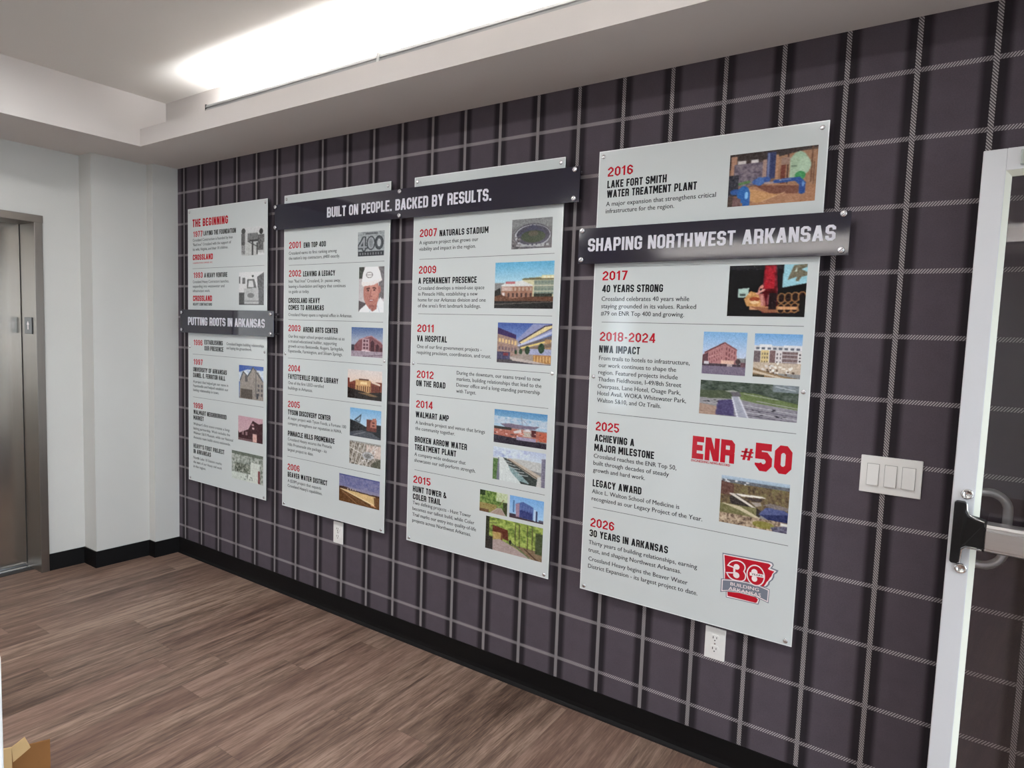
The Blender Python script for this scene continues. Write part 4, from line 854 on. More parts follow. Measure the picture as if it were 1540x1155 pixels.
        s.rect(.12, .52, .66, .80, (148, 104, 84), 10, 3); s.windows(.14, .54, .66, .62, 8, 1, (176, 150, 132), .5, .9); s.windows(.14, .66, .66, .76, 7, 1, (70, 50, 46), .4, .9); s.rect(.13, .53, .30, .62, (186, 160, 150), 20, 3); s.rect(.14, .66, .18, .76, (210, 196, 190)); s.rect(.68, .40, 1, .70, (134, 144, 126), 12, 3); s.windows(.68, .40, 1, .70, 6, 4, (112, 126, 116), .8, .8); s.rect(.66, .50, 1, .52, (190, 186, 160)); s.rect(.66, .62, 1, .64, (190, 186, 160)); s.rect(.68, .68, .98, .78, (46, 50, 42), 20, 2)
        s.rect(.20, .42, .36, .47, (164, 70, 78)); s.rect(.21, .43, .35, .455, (190, 110, 114)); s.poly([(0, .68), (.06, .64), (.12, .7), (.3, .78), (.66, .74), (1, .74), (1, .86), (0, .92)], (98, 62, 44), 16, 2); s.rect(0, .84, 1, 1, (34, 32, 32), 6, 3); s.poly([(0, .9), (1, .84), (1, .86), (0, .92)], (86, 78, 72)); s.poly([(0, .62), (.1, .55), (.12, .7), (0, .74)], (42, 40, 38))
    elif name == 'hospital':
        s.grad((52, 78, 150), (120, 146, 200), 0, .5); s.rect(0, .42, 1, 1, (150, 136, 126), 8, 4); s.poly([(0, .12), (.36, .30), (.36, .40), (0, .30)], (50, 32, 84)); s.poly([(0, .28), (.36, .40), (.40, .80), (0, .86)], (150, 120, 108), 10, 3); s.windows(.02, .36, .38, .52, 6, 1, (214, 180, 120), .6, .6, .012); s.windows(.02, .56, .38, .70, 6, 1, (110, 90, 96), .6, .6, .006)
        s.poly([(.38, .40), (.66, .02), (.72, .02), (1, .02), (1, .25), (.42, .56)], (130, 136, 178)); s.poly([(.40, .46), (.86, .06), (1, .02), (1, .12), (.44, .52)], (62, 50, 62)); s.poly([(.42, .48), (.88, .08), (1, .05), (1, .10), (.46, .51)], (214, 196, 138)); s.poly([(.38, .55), (1, .18), (1, .24), (.42, .60)], (176, 182, 210)); s.poly([(.40, .58), (1, .28), (1, .40), (.42, .63)], (96, 88, 96)); s.poly([(.44, .60), (.98, .38), (1, .42), (.46, .63)], (222, 196, 110)); s.rect(.88, .38, .98, .60, (166, 126, 84), 16, 2)
        s.poly([(.44, .64), (1, .46), (1, .56), (.42, .70)], (120, 100, 84)); s.rect(.60, .62, 1, .76, (150, 154, 186), 10, 3); s.rect(.68, .76, 1, .96, (166, 118, 70), 12, 3); s.windows(.68, .78, 1, .94, 6, 1, (204, 160, 96), .4, .9)
        for cx_, cy_, r_ in ((.82, .60, .055), (.57, .66, .045), (.45, .70, .03), (.36, .72, .025)): s.ell(cx_, cy_, r_, r_ * 2.2, (42, 64, 42), 14, 2)
        s.rect(0, .72, .25, .92, (66, 62, 92), 16, 2); s.rect(.12, .74, .22, .82, (120, 50, 60)); s.poly([(0, .92), (.3, .9), (.66, .95), (1, .98), (1, 1), (0, 1)], (72, 66, 72)); s.poly([(.24, .84), (.6, .9), (1, .98), (.7, .98), (.3, .93)], (176, 162, 156))
    elif name == 'amp':
        s.grad((70, 130, 180), (164, 190, 208), 0, .5); s.blobs(s.box(0, .2, 1, .42), [(110, 156, 192), (170, 186, 200), (186, 194, 204)], 6); s.poly([(.12, .42), (.3, .38), (.6, .40), (.86, .38), (.78, .48), (.26, .52)], (112, 98, 118), 8, 3); s.line((.52, .16), (.55, .40), .014, (120, 130, 150)); s.line((.52, .2), (.64, .36), .012, (130, 136, 154))
        s.rect(0, .52, 1, .78, (170, 98, 82), 20, 3); s.rect(0, .50, .34, .58, (52, 48, 46)); s.poly([(.38, .60), (.52, .52), (.54, .62), (.40, .66)], (196, 190, 190)); s.poly([(.55, .56), (.66, .48), (.72, .56)], (204, 200, 200)); s.rect(.56, .58, .74, .72, (176, 164, 150), 20, 2); s.rect(.72, .50, .80, .70, (82, 40, 42)); s.rect(.86, .54, 1, .80, (186, 92, 68), 14, 3)
        s.speck(22, (0, .6, .9, .8), [(210, 170, 160), (90, 60, 60), (200, 110, 90)], .02); s.poly([(0, .76), (.5, .80), (1, .84), (1, 1), (0, 1)], (46, 40, 52), 14, 2); s.rect(.44, .74, .8, .84, (150, 140, 168), 16, 2)
    elif name == 'channel':
        s.grad((168, 180, 206), (196, 208, 214), 0, .4); s.blobs(s.box(0, 0, .7, .32), [(140, 150, 196), (190, 202, 214), (200, 210, 214)], 7); s.poly([(0, .34), (.5, .28), (.9, .3), (1, .36), (1, .6), (0, .4)], (178, 180, 178), 8, 4); s.rect(0, .36, .1, 1, (86, 116, 68), 26, 2); s.poly([(.1, .32), (.16, .32), (.14, 1), (.08, 1)], (110, 112, 126)); s.poly([(.12, .30), (.2, .30), (.56, 1), (.14, 1)], (196, 204, 202))
        s.poly([(.2, .30), (.30, .32), (.86, .78), (.86, 1), (.56, 1)], (58, 66, 64), 14, 3); s.poly([(.30, .50), (.46, .62), (.72, .96), (.52, .92), (.36, .7)], (124, 150, 152), 30, 2)
        for k in range(5): s.line((.22 + .07 * k, .38 + .09 * k), (.36 + .08 * k, .42 + .08 * k), .02, (168, 176, 176))
        s.poly([(.26, .32), (.34, .30), (.92, .68), (.90, .80), (.80, .76)], (178, 164, 148), 10, 3); s.line((.3, .34), (.86, .76), .022, (92, 78, 68)); s.poly([(.86, .72), (1, .66), (1, 1), (.84, 1)], (186, 186, 182)); s.poly([(.92, .18), (1, .16), (1, 1), (.93, 1)], (116, 112, 132), 20, 2)
    elif name == 'trail':
        s.blobs(s.box(0, 0, 1, 1), [(48, 74, 30), (98, 128, 58), (150, 170, 96)], 5, 1.3); s.blobs(s.box(.6, 0, 1, .4), [(150, 168, 110), (206, 214, 190)], 4); s.rect(0, 0, .2, .25, (44, 62, 34), 14, 2); s.blobs(s.box(0, .58, .62, .92), [(110, 96, 50), (150, 138, 78), (120, 84, 56)], 3); s.rect(.85, .4, 1, .95, (58, 66, 40), 12, 2); s.poly([(.35, 1), (.66, .70), (.78, .68), (.96, 1)], (156, 134, 124), 8, 3); s.line((.66, .70), (.4, 1), .02, (186, 168, 160)); s.line((.78, .68), (.95, 1), .02, (186, 170, 164)); s.rect(0, .86, .34, 1, (106, 76, 52), 16, 2); s.line((.70, .6), (.86, .3), .02, (110, 84, 60))
    elif name == 'tower':
        s.grad((104, 158, 214), (160, 196, 226)); s.poly([(.18, .34), (.40, .20), (.70, .36), (.70, .94), (.22, .94)], (70, 92, 150)); s.poly([(.18, .36), (.30, .28), (.30, .90), (.20, .92)], (150, 120, 140)); s.poly([(.32, .55), (.68, .60), (.68, .90), (.32, .90)], (46, 56, 112), 10, 3)
        for k in range(5): s.line((.31, .36 + .05 * k), (.69, .44 + .05 * k), .008, (104, 122, 176))
        s.rect(.10, .2, .15, .74, (70, 110, 160)); s.rect(.72, .44, .78, .92, (176, 198, 224)); s.rect(.78, .5, .82, .96, (52, 60, 96)); s.rect(0, .80, .2, .92, (56, 50, 66)); s.poly([(0, .90), (.2, .9), (1, .94), (1, 1), (0, 1)], (66, 50, 56)); s.rect(.86, .86, 1, .95, (80, 80, 100), 14, 2)
    elif name == 'bridge':
        s.blobs(s.box(0, 0, 1, 1), [(70, 92, 40), (134, 154, 66), (176, 190, 96)], 6, 1.3); s.rect(0, 0, .07, 1, (48, 50, 36), 12, 2); s.rect(.0, .6, .14, 1, (46, 42, 40)); s.poly([(.13, .24), (.40, .30), (.42, .62), (.30, .58), (.28, .42), (.13, .44)], (92, 44, 30), 8, 3); s.poly([(.13, .44), (.28, .42), (.30, .62), (.14, .66)], (170, 140, 80), 14, 3); s.rect(.28, .42, .31, .66, (110, 66, 42)); s.poly([(.14, .68), (.26, .62), (.48, .74), (.84, 1), (.14, 1)], (162, 142, 138), 8, 3)
        s.poly([(.46, .70), (1, .72), (1, 1), (.84, 1)], (122, 100, 76), 14, 3); s.line((.70, .74), (.92, 1), .022, (70, 48, 40)); s.line((.48, .66), (.78, .97), .03, (96, 112, 76)); s.rect(.88, .2, 1, .8, (66, 78, 48), 16, 3)
        for x_ in (.53, .60, .74, .82): s.line((x_, .05), (x_ + .01, .74), .014, (72, 66, 44))
        s.ell(.45, .64, .022, .07, (40, 40, 36)); s.line((.05, .2), (.2, .16), .02, (80, 84, 50))
    elif name == 'pipes':
        s.grad((92, 72, 62), (150, 106, 78)); s.rect(0, 0, .6, .3, (72, 58, 56), 22, 3); s.rect(.55, .08, 1, .72, (156, 114, 86), 10, 5); s.poly([(.0, .0), (1, 0), (1, .03), (.55, .14), (.5, .2), (0, .1)], (60, 52, 50), 14, 2); s.rect(.02, .05, .09, .42, (166, 122, 98)); s.rect(.1, .14, .2, .2, (190, 184, 180)); s.rect(.26, .14, .34, .2, (206, 202, 200)); s.blobs(s.box(.06, .2, .42, .62), [(62, 56, 66), (110, 98, 110), (140, 128, 130)], 4)
        s.rect(.44, .04, .54, .52, (50, 58, 96), 10, 3); s.rect(.40, .16, .44, .5, (160, 128, 116)); s.rect(.45, .05, .475, .5, (104, 116, 158)); s.rect(.54, .1, .575, .64, (176, 128, 96)); s.rect(.60, .26, .66, .64, (112, 58, 46)); s.rect(.67, .1, .69, .66, (70, 46, 42)); s.rect(.60, .16, .70, .3, (148, 118, 104))
        s.ell(.80, .30, .10, .22, (154, 184, 154), 8, 4); s.ell(.86, .34, .07, .16, (166, 192, 164)); s.rect(.70, .18, .80, .56, (158, 182, 152), 8, 4); s.rect(.72, .32, .78, .35, (104, 124, 104)); s.ell(.82, .52, .06, .08, (62, 142, 84), 14, 2); s.rect(.93, 0, .945, .66, (104, 74, 56)); s.rect(.96, .3, .97, .72, (84, 60, 50))
        s.poly([(.2, .66), (.5, .62), (1, .70), (1, 1), (.2, 1)], (166, 118, 88), 8, 5); s.poly([(.22, .66), (.6, .84), (.36, .96), (.26, .9)], (190, 140, 92), 8, 3); s.poly([(.3, .62), (.85, .7), (.8, .84), (.5, .8)], (118, 74, 60), 8, 4); s.line((.40, .94), (.66, .80), .012, (200, 160, 120))
        s.line((.34, .56), (.44, .54), .11, (52, 84, 150)); s.ell(.37, .56, .05, .08, (66, 104, 172)); s.line((.44, .60), (.58, .60), .035, (160, 140, 140)); s.line((.56, .585), (.80, .575), .07, (48, 80, 146)); s.line((.60, .57), (.72, .565), .014, (150, 160, 190)); s.line((.80, .585), (.85, .66), .08, (44, 80, 150)); s.line((.85, .66), (.85, .82), .07, (40, 74, 142)); s.ell(.86, .67, .015, .05, (96, 140, 200))
        s.line((.12, .58), (.24, .55), .05, (84, 120, 70)); s.rect(0, .4, .12, .8, (54, 54, 62), 24, 2); s.line((.08, .72), (.2, .72), .1, (44, 84, 150)); s.ell(.19, .78, .075, .16, (40, 96, 168)); s.rect(.185, .78, .265, 1, (38, 90, 162)); s.ell(.225, .80, .02, .07, (120, 180, 226)); s.poly([(.02, .78), (.16, .86), (.16, 1), (.02, 1)], (112, 84, 82), 14, 3); s.rect(0, .8, .06, 1, (76, 62, 56), 14, 2)
    elif name == 'stage':
        s.grad((12, 12, 16), (10, 9, 12)); s.rect(0, 0, .7, .1, (28, 28, 34)); s.put(np.abs(s.x - .54 - .02 * s.y) < .075 + .05 * np.minimum(s.y, .5), (104, 14, 26), 34, 5); s.c[s.y > .5] *= .82; s.blobs(s.box(.47, .03, .60, .46), [(90, 12, 24), (186, 22, 38), (140, 16, 30)], 5)
        s.poly([(.71, 0), (1, 0), (1, .36), (.70, .44)], (142, 194, 206), 10, 5); s.poly([(.76, .30), (.83, .02), (.99, .0), (.99, .06), (.92, .10), (1, .16), (1, .22), (.93, .24), (.90, .32), (.86, .33), (.87, .24)], (112, 104, 84), 16, 3); s.poly([(.84, .14), (.87, .06), (.87, .14)], (190, 206, 190))
        s.poly([(.14, .46), (.28, .44), (.27, .62), (.14, .63)], (164, 190, 180)); s.rect(.16, .55, .24, .6, (60, 70, 66), 24, 2); s.poly([(.22, .66), (.30, .5), (.42, .56), (.50, .80), (.26, .80)], (196, 140, 80), 26, 3); s.ell(.36, .66, .07, .04, (150, 60, 32)); s.ell(.36, .72, .06, .03, (226, 190, 140))
        s.rect(.30, .80, .90, .87, (188, 132, 92), 14, 4); s.poly([(.3, .80), (.9, .86), (.88, .91), (.5, .92)], (140, 84, 56)); s.poly([(.40, .55), (.47, .56), (.51, .78), (.46, .79), (.42, .62)], (168, 92, 84)); s.ell(.445, .42, .022, .035, (206, 130, 116)); s.line((.39, .55), (.47, .48), .035, (212, 150, 140)); s.line((.40, .54), (.42, .43), .02, (190, 120, 110)); s.line((.45, .60), (.46, .78), .03, (196, 130, 120)); s.line((.54, .58), (.53, .76), .02, (140, 70, 74)); s.rect(.54, .54, .64, .86, (30, 8, 14))
        for i_ in range(4):
            for j_ in range(2):
                s.ell(.70 + .085 * i_, .64 + .20 * j_ - .01 * i_, .055, .10, (150, 104, 60)); s.ell(.70 + .085 * i_, .64 + .20 * j_ - .01 * i_, .038, .08, (34, 16, 14))
        s.rect(.92, .6, 1, 1, (14, 10, 12)); s.rect(0, .92, 1, 1, (14, 12, 16)); s.rect(.66, .80, .90, .86, (200, 146, 100), 10, 4)
    elif name == 'hotel':
        s.grad((112, 164, 212), (182, 194, 214), 0, .6); s.poly([(.0, .56), (.06, .50), (.48, .26), (.52, .24), (.78, .42), (.80, .80), (.0, .80)], (168, 112, 112), 6, 4); s.poly([(.0, .56), (.14, .48), (.14, .76), (.0, .76)], (92, 60, 66)); s.line((.06, .49), (.50, .25), .03, (104, 60, 66)); s.line((.50, .25), (.78, .41), .03, (120, 74, 76))
        for j_ in range(3):
            for i_ in range(6): s.rect(.16 + .055 * i_, .52 - .03 * i_ + .095 * j_ * (1 + .02 * i_), .18 + .055 * i_, .57 - .03 * i_ + .095 * j_ * (1 + .02 * i_), (120, 70, 76))
            for i_ in range(4): s.rect(.54 + .06 * i_, .35 + .03 * i_ + .12 * j_, .575 + .06 * i_, .42 + .03 * i_ + .12 * j_, (124, 74, 78))
        s.rect(.44, .66, .74, .74, (206, 168, 150), 10, 3); s.line((.15, .60), (.46, .50), .014, (190, 140, 136)); s.rect(0, .74, 1, .82, (70, 56, 66), 16, 3); s.ell(.82, .68, .06, .06, (74, 58, 60)); s.rect(.88, .7, 1, .8, (110, 76, 84), 14, 3); s.rect(.97, .56, .985, .8, (60, 58, 70)); s.rect(.05, .70, .16, .76, (190, 184, 190)); s.rect(.58, .74, .70, .80, (170, 150, 150), 20, 2); s.rect(0, .80, 1, 1, (112, 100, 120), 6, 4)
    elif name == 'flats':
        s.grad((96, 152, 208), (160, 190, 220), 0, .35); s.rect(0, .28, 1, .78, (196, 194, 196), 6, 5); s.rect(.12, .25, .38, .4, (214, 214, 216)); s.rect(.62, .26, 1, .36, (208, 208, 212)); s.windows(.02, .30, .98, .38, 8, 1, (90, 96, 108), .6, .6); s.rect(0, .40, .14, .74, (108, 94, 96), 20, 2); s.rect(.15, .38, .32, .70, (206, 184, 126), 8, 3); s.windows(.16, .42, .32, .68, 3, 3, (110, 96, 80), .4, .5)
        s.rect(.34, .38, .46, .70, (114, 88, 88), 20, 2); s.rect(.46, .38, .60, .70, (206, 200, 200)); s.windows(.47, .42, .60, .68, 2, 3, (84, 74, 78), .4, .5); s.rect(.60, .40, .92, .78, (112, 92, 92), 26, 2)
        for j_ in range(4): s.rect(.60, .46 + .085 * j_, .92, .475 + .085 * j_, (176, 168, 168))
        s.rect(.92, .40, 1, .80, (210, 206, 204)); s.windows(.93, .42, 1, .78, 1, 5, (70, 64, 68), .5, .5); s.rect(0, .66, 1, .90, (186, 168, 148), 16, 3); s.speck(34, (.15, .66, .85, .92), [(226, 220, 210), (96, 76, 62), (206, 200, 196)], .028); s.poly([(0, .78), (.5, .92), (1, 1), (0, 1)], (138, 112, 82), 10, 3); s.poly([(0, .84), (.7, 1), (.55, 1), (0, .90)], (196, 180, 156)); s.rect(0, .94, .25, 1, (74, 66, 50), 10, 2)
    elif name == 'overpass':
        s.blobs(s.box(0, 0, 1, .5), [(36, 48, 40), (66, 78, 66), (96, 104, 98)], 6, 1.3); s.blobs(s.box(.75, .0, 1, .2), [(90, 100, 100), (140, 150, 160)], 4); s.line((.78, .06), (.96, .14), .02, (180, 186, 192)); s.poly([(0, .30), (.3, .26), (.42, .30), (.40, .46), (0, .54)], (72, 82, 60), 10, 3); s.poly([(.26, .28), (.36, .24), (.44, .30), (.36, .33)], (146, 150, 140)); s.poly([(.42, .28), (.6, .30), (.86, .44), (1, .5), (1, .66), (.6, .56), (.42, .48)], (96, 112, 66), 12, 4); s.line((.46, .32), (.8, .42), .018, (150, 156, 140)); s.line((.6, .5), (1, .62), .022, (146, 146, 140))
        s.poly([(0, .50), (.3, .54), (.36, .7), (0, .68)], (140, 138, 142), 12, 3); s.poly([(0, .68), (.2, .74), (.2, 1), (0, 1)], (160, 132, 116), 10, 3); s.poly([(.2, .56), (.36, .50), (.38, .98), (.18, .98)], (70, 62, 104), 8, 3); s.poly([(.40, .52), (1, .68), (1, 1), (.38, 1)], (130, 126, 136), 10, 3)
        for k in range(4): s.line((.46, .64 + .09 * k), (1, .78 + .075 * k), .016, (80, 76, 88) if k % 2 else (178, 176, 182))
        s.poly([(.32, .30), (.42, .28), (.44, .40), (.36, .44)], (92, 88, 96)); s.poly([(.34, .42), (.42, .42), (.52, 1), (.40, 1)], (150, 152, 168)); s.line((.345, .44), (.415, 1), .014, (214, 216, 222)); s.line((.415, .42), (.52, 1), .014, (206, 208, 216)); s.speck(10, (.5, .7, .95, .95), [(40, 38, 46)], .014); s.speck(5, (.02, .54, .2, .64), [(50, 50, 54)], .014)
    elif name == 'school':
        s.grad((164, 182, 198), (134, 160, 184), 0, .14); s.blobs(s.box(0, .10, 1, .62), [(62, 52, 42), (110, 92, 66), (120, 116, 72)], 5, 1.2); s.rect(0, .08, 1, .14, (92, 96, 104), 16, 3); s.speck(14, (0, .08, .5, .14), [(206, 206, 206)], .014); s.poly([(.0, .12), (.2, .16), (.2, .4), (0, .4)], (92, 62, 54), 16, 3)
        s.poly([(.14, .42), (.24, .36), (.66, .66), (.58, .78), (.16, .56)], (54, 48, 46), 14, 2); s.poly([(.12, .36), (.2, .35), (.54, .58), (.52, .61)], (206, 198, 186)); s.poly([(.2, .35), (.62, .33), (.68, .36), (.32, .39)], (222, 216, 206)); s.poly([(.36, .40), (.62, .38), (.62, .44), (.5, .46)], (66, 56, 54)); s.poly([(.46, .48), (.6, .46), (.62, .52), (.54, .56)], (150, 140, 132))
        s.poly([(.58, .70), (.68, .54), (.9, .52), (1, .58), (1, .80), (.72, .78)], (74, 84, 130), 8, 4); s.poly([(.62, .70), (1, .62), (1, .80), (.72, .78)], (38, 46, 90), 10, 3); s.poly([(.64, .50), (.74, .44), (1, .48), (1, .54), (.8, .54)], (116, 106, 104), 8, 3); s.rect(0, .58, .55, .80, (112, 108, 70), 16, 3); s.poly([(.02, .58), (.3, .60), (.62, .78), (.56, .80), (.3, .68)], (190, 178, 146)); s.blobs(s.box(0, .78, 1, 1), [(70, 54, 46), (160, 136, 112), (200, 180, 152)], 3.5, 1.4); s.ell(.66, .90, .16, .07, (128, 122, 56), 18, 2); s.poly([(.76, .92), (1, .84), (1, 1), (.8, 1)], (90, 88, 108), 40, 2); s.rect(.9, .8, 1, .86, (206, 204, 196))
    for _ in range(2):
        q = np.pad(s.c, ((1, 1), (1, 1), (0, 0)), 'edge')
        s.c = (q[1:-1, 1:-1] * 4 + q[:-2, 1:-1] + q[2:, 1:-1] + q[1:-1, :-2] + q[1:-1, 2:]) / 8
        s.grain(9, 1.6)
    s.grain(8, 1.0)
    g = s.c.mean(-1, keepdims=True); s.c = g + (s.c - g) * 0.88
    return np.clip(s.c, 0, 255)

def photo_mesh(name, x0, x1, z0, z1, y, parent):
    n = 760.0
    nx, ny = max(14, int((x1 - x0) * n * RES[parent.get('res', 1)])), max(14, int((z1 - z0) * n * RES[parent.get('res', 1)]))
    nx, ny = min(nx, 130), min(ny, 104)
    c = paint(name, nx + 1, ny + 1) / 255.0
    c = np.where(c <= 0.04045, c / 12.92, ((c + 0.055) / 1.055) ** 2.4)
    c = np.clip(c * PRINT_GAIN, 0, 0.85)
    xs = np.linspace(x0, x1, nx + 1); zs = np.linspace(z1, z0, ny + 1)
    X, Z = np.meshgrid(xs, zs)
    v = np.stack([X, np.full_like(X, y), Z], -1).reshape(-1, 3)
    i = np.arange(nx); j = np.arange(ny)
    I, J = np.meshgrid(i, j); a = (J * (nx + 1) + I).ravel()
    f = np.stack([a, a + nx + 1, a + nx + 2, a + 1], -1)
    me = bpy.data.meshes.new('photo_print'); me.from_pydata(v.tolist(), [], f.tolist()); me.materials.append(M['printed'])
    at = me.color_attributes.new('print', 'FLOAT_COLOR', 'POINT')
    at.data.foreach_set('color', np.concatenate([c.reshape(-1, 3), np.ones((c.size // 3, 1))], 1).astype(np.float32).ravel())
    o = bpy.data.objects.new('photo_print', me); COL.objects.link(o); o.parent = parent
    o['label'] = PRINT_LABEL[name]
    return o
RES = {1: .62, 2: .72, 3: .85, 4: 1.0}
PRINT_GAIN = 1.18
PRINT_LABEL = dict(crew='black and white photograph of men beside machinery', truck='black and white photograph of a lorry cab', hall='photograph of a gabled stone hall', market='reddish photograph of a dark gabled building',
    site='faded photograph of a rocky work site', four='grey picture of the number 400', portrait='portrait photograph of a person in a white hard hat and white shirt', arts='photograph of a red arts building under blue sky', library='photograph of a brick library at dusk',
    tyson='photograph of a dark building with a pointed fin under blue sky', aerial='aerial photograph of a shopping site', beaver='photograph of a pale concrete basin in brown earth', stadium='aerial photograph of a round stadium', presence='photograph of an office building under pale blue sky',
    hospital='photograph of a modern hospital courtyard at dusk', amp='photograph of an open-air theatre with a tented roof', channel='photograph of a water channel between concrete walls', trail='photograph of a path through green woods', tower='photograph of a blue glass tower', bridge='photograph of a rust-brown shelter by a woodland path',
    pipes='photograph of blue pipes in a pump room', stage='photograph of a dark stage lit red', hotel='photograph of a pink corner hotel', flats='photograph of white apartment blocks', overpass='aerial photograph of a road overpass', school='aerial photograph of a long low school building')

# ------------------------------------------------------------------ timeline panels
PANELS = {1: (0.158, 0.940), 2: (1.083, 1.859), 3: (2.005, 2.779), 4: (2.923, 3.697)}
PZ0, PZ1 = 0.513, 2.187
YB, YF = -0.024, -0.030
PLABEL = {1: 'tall white timeline panel nearest the corner, headed with the years 1977 to 1998', 2: 'tall white timeline panel with years 2001 to 2006, second from the corner',
          3: 'tall white timeline panel with years 2007 to 2015, third from the corner', 4: 'tall white timeline panel with years 2016 to 2026, nearest the glass door'}
def standoff(x, z, y_front, parent, r=0.0078, cap=0.004, name='standoff', slot=False):
    p = MB(); p.lathe_y(x, z, [(r * .72, -0.0006), (r * .72, y_front), (r, y_front - 0.0002), (r, y_front - cap * .6), (r * .8, y_front - cap), (0.0015, y_front - cap * 1.05)], 18)
    if slot:                                  # driver slot shade painted as a flat grey strip slantwise across the cap
        a = (0.7071 * r * .8, 0.0011 * .7071); e_ = y_front - cap * 1.08
        p.add([(x - a[0] - a[1], e_, z - a[0] + a[1]), (x - a[0] + a[1], e_, z - a[0] - a[1]), (x + a[0] + a[1], e_, z + a[0] - a[1]), (x + a[0] - a[1], e_, z + a[0] + a[1])], [(0, 1, 2, 3)], 1)
    return p.build(name, [M['steel'], M['slot_shade_grey']], parent)
root = {}
for k, (xa, xb) in PANELS.items():
    t = empty('timeline_panel', (xa, 0.0, PZ0), PLABEL[k], 'sign panel', 'white timeline panels on the plaid wall')
    t['res'] = k
    root[k] = t; w = xb - xa; h = PZ1 - PZ0
    p = MB(); p.box(0, w, YF, YB, 0, h); p.build('face_sheet', M['acrylic'], t)
    p = MB(); e = 0.0026
    for q in ((0, e, 0, h), (w - e, w, 0, h), (e, w - e, 0, e), (e, w - e, h - e, h)): p.box(q[0], q[1], YF - 0.0006, YB - 0.0004, q[2], q[3])
    p.build('polished_edge', M['edge'], t, label='bright polished acrylic edge')
    for sx in (0.0175, w - 0.0195):
        for sz in (0.015, h / 2 - 0.001, h - 0.020):
            if k == 4 or True: standoff(sx, sz, YF, t)
YT = YF - 0.0004
ns = {}
for r in TEXTS:
    k, st = r[0], r[1]; t = root[k]; p = MB()
    if st == 'P':
        sp = np.mean(np.diff([q[1] for q in r[2]])) if len(r[2]) > 1 else -0.0267
        for s_, z_, x_ in r[2]: font_line(p, s_, r[3], x_, z_ - PZ0, 0.0172, YT)
        p.build('paragraph', M['ink'], t)
    else:
        s_, x0, z0, x1 = r[2], r[3], r[4] - PZ0, r[5]
        if st == 'Y': block_text(p, s_, x0, x1, z0, 0.0345, YT, t=0.155, c=0.15, w=0.50, gap=0.10); p.build('year_numerals', M['red'], t)
        elif st == 'H': block_text(p, s_, x0, x1, z0, 0.0275, YT, t=0.195, w=0.52, gap=0.08); p.build('heading', M['black'], t)
        elif st == 'B': block_words('heading', M['red'], t, s_, x0, x1, z0, 0.0465, YT, t=0.2)
        elif st == 'L': block_text(p, s_, x0, x1, z0, 0.0335, YT, t=0.24, w=0.62, c=0.08); p.build('company_mark', M['red'], t)
        elif st == 'R': font_line(p, s_, x0, x1, z0, 0.0088 if k == 4 else 0.0095, YT); p.build('mark_caption', M['red'], t)
        elif st == 'S': block_text(p, s_, x0, x1, z0, 0.0165, YT); p.build('mark_caption', M['black'], t)
        elif st == 'E': block_text(p, s_, x0, x1, z0, 0.0800, YT, t=0.25, c=0.09, w=0.70, gap=0.07); p.build('rank_lettering', M['red'], t)
        elif st == '#': block_text(p, s_, x0, x1, z0, 0.0405, YT, t=0.16, w=0.5); p.build('rank_lettering', M['red'], t)
        elif st == 'F': block_text(p, s_, x0, x1, z0, 0.0930, YT, t=0.26, c=0.13, w=0.70, gap=0.09); p.build('rank_lettering', M['red'], t)
for k, z in DIVIDERS:
    p = MB(); x0 = 0.040 if k > 1 else 0.048; x1 = 0.742 if k != 1 else 0.755
    p.add([(x0, YT, z - PZ0 - 0.0009), (x1, YT, z - PZ0 - 0.0009), (x1, YT, z - PZ0 + 0.0009), (x0, YT, z - PZ0 + 0.0009)], [(0, 1, 2, 3)])
    p.build('divider_line', M['line'], root[k])
for k, nm, x0, x1, z0, z1 in PHOTOS:
    photo_mesh(nm, x0, x1, z0 - PZ0, z1 - PZ0, YT, root[k])
# anniversary badge printed on the fourth panel
LC = {'g': 2, 'w': 1, 'r': 0, 's': 2, 'k': 3}
p = MB()
import mathutils.geometry as mg
for c_, pts, i in LOGO:
    tri = mg.tessellate_polygon([[Vector((a, bb, 0)) for a, bb in pts]])
    y_ = YT - 0.00012 * i; vs = [(a, y_, bb - PZ0) for a, bb in pts]; fs = []
    for f in tri:
        A = sum(pts[f[i_]][0] * pts[f[(i_ + 1) % 3]][1] - pts[f[(i_ + 1) % 3]][0] * pts[f[i_]][1] for i_ in range(3))
        fs.append(tuple(f) if A > 0 else tuple(f)[::-1])
    p.add(vs, fs, LC[c_])
yl = YT - 0.00012 * (LOGO[-1][2] + 1)
for s_, a, bq, cap_, c_ in LOGOTEXT:
    font_line(p, s_, a[0], bq[0], a[1] - PZ0, cap_, yl, LC[c_], (bq[1] - a[1]) / (bq[0] - a[0]))
p.build('anniversary_badge', [M['red'], M['white_ink'], M['grey_ink'], M['black']], root[4], label='red state-shaped badge reading 30 years building Arkansas')

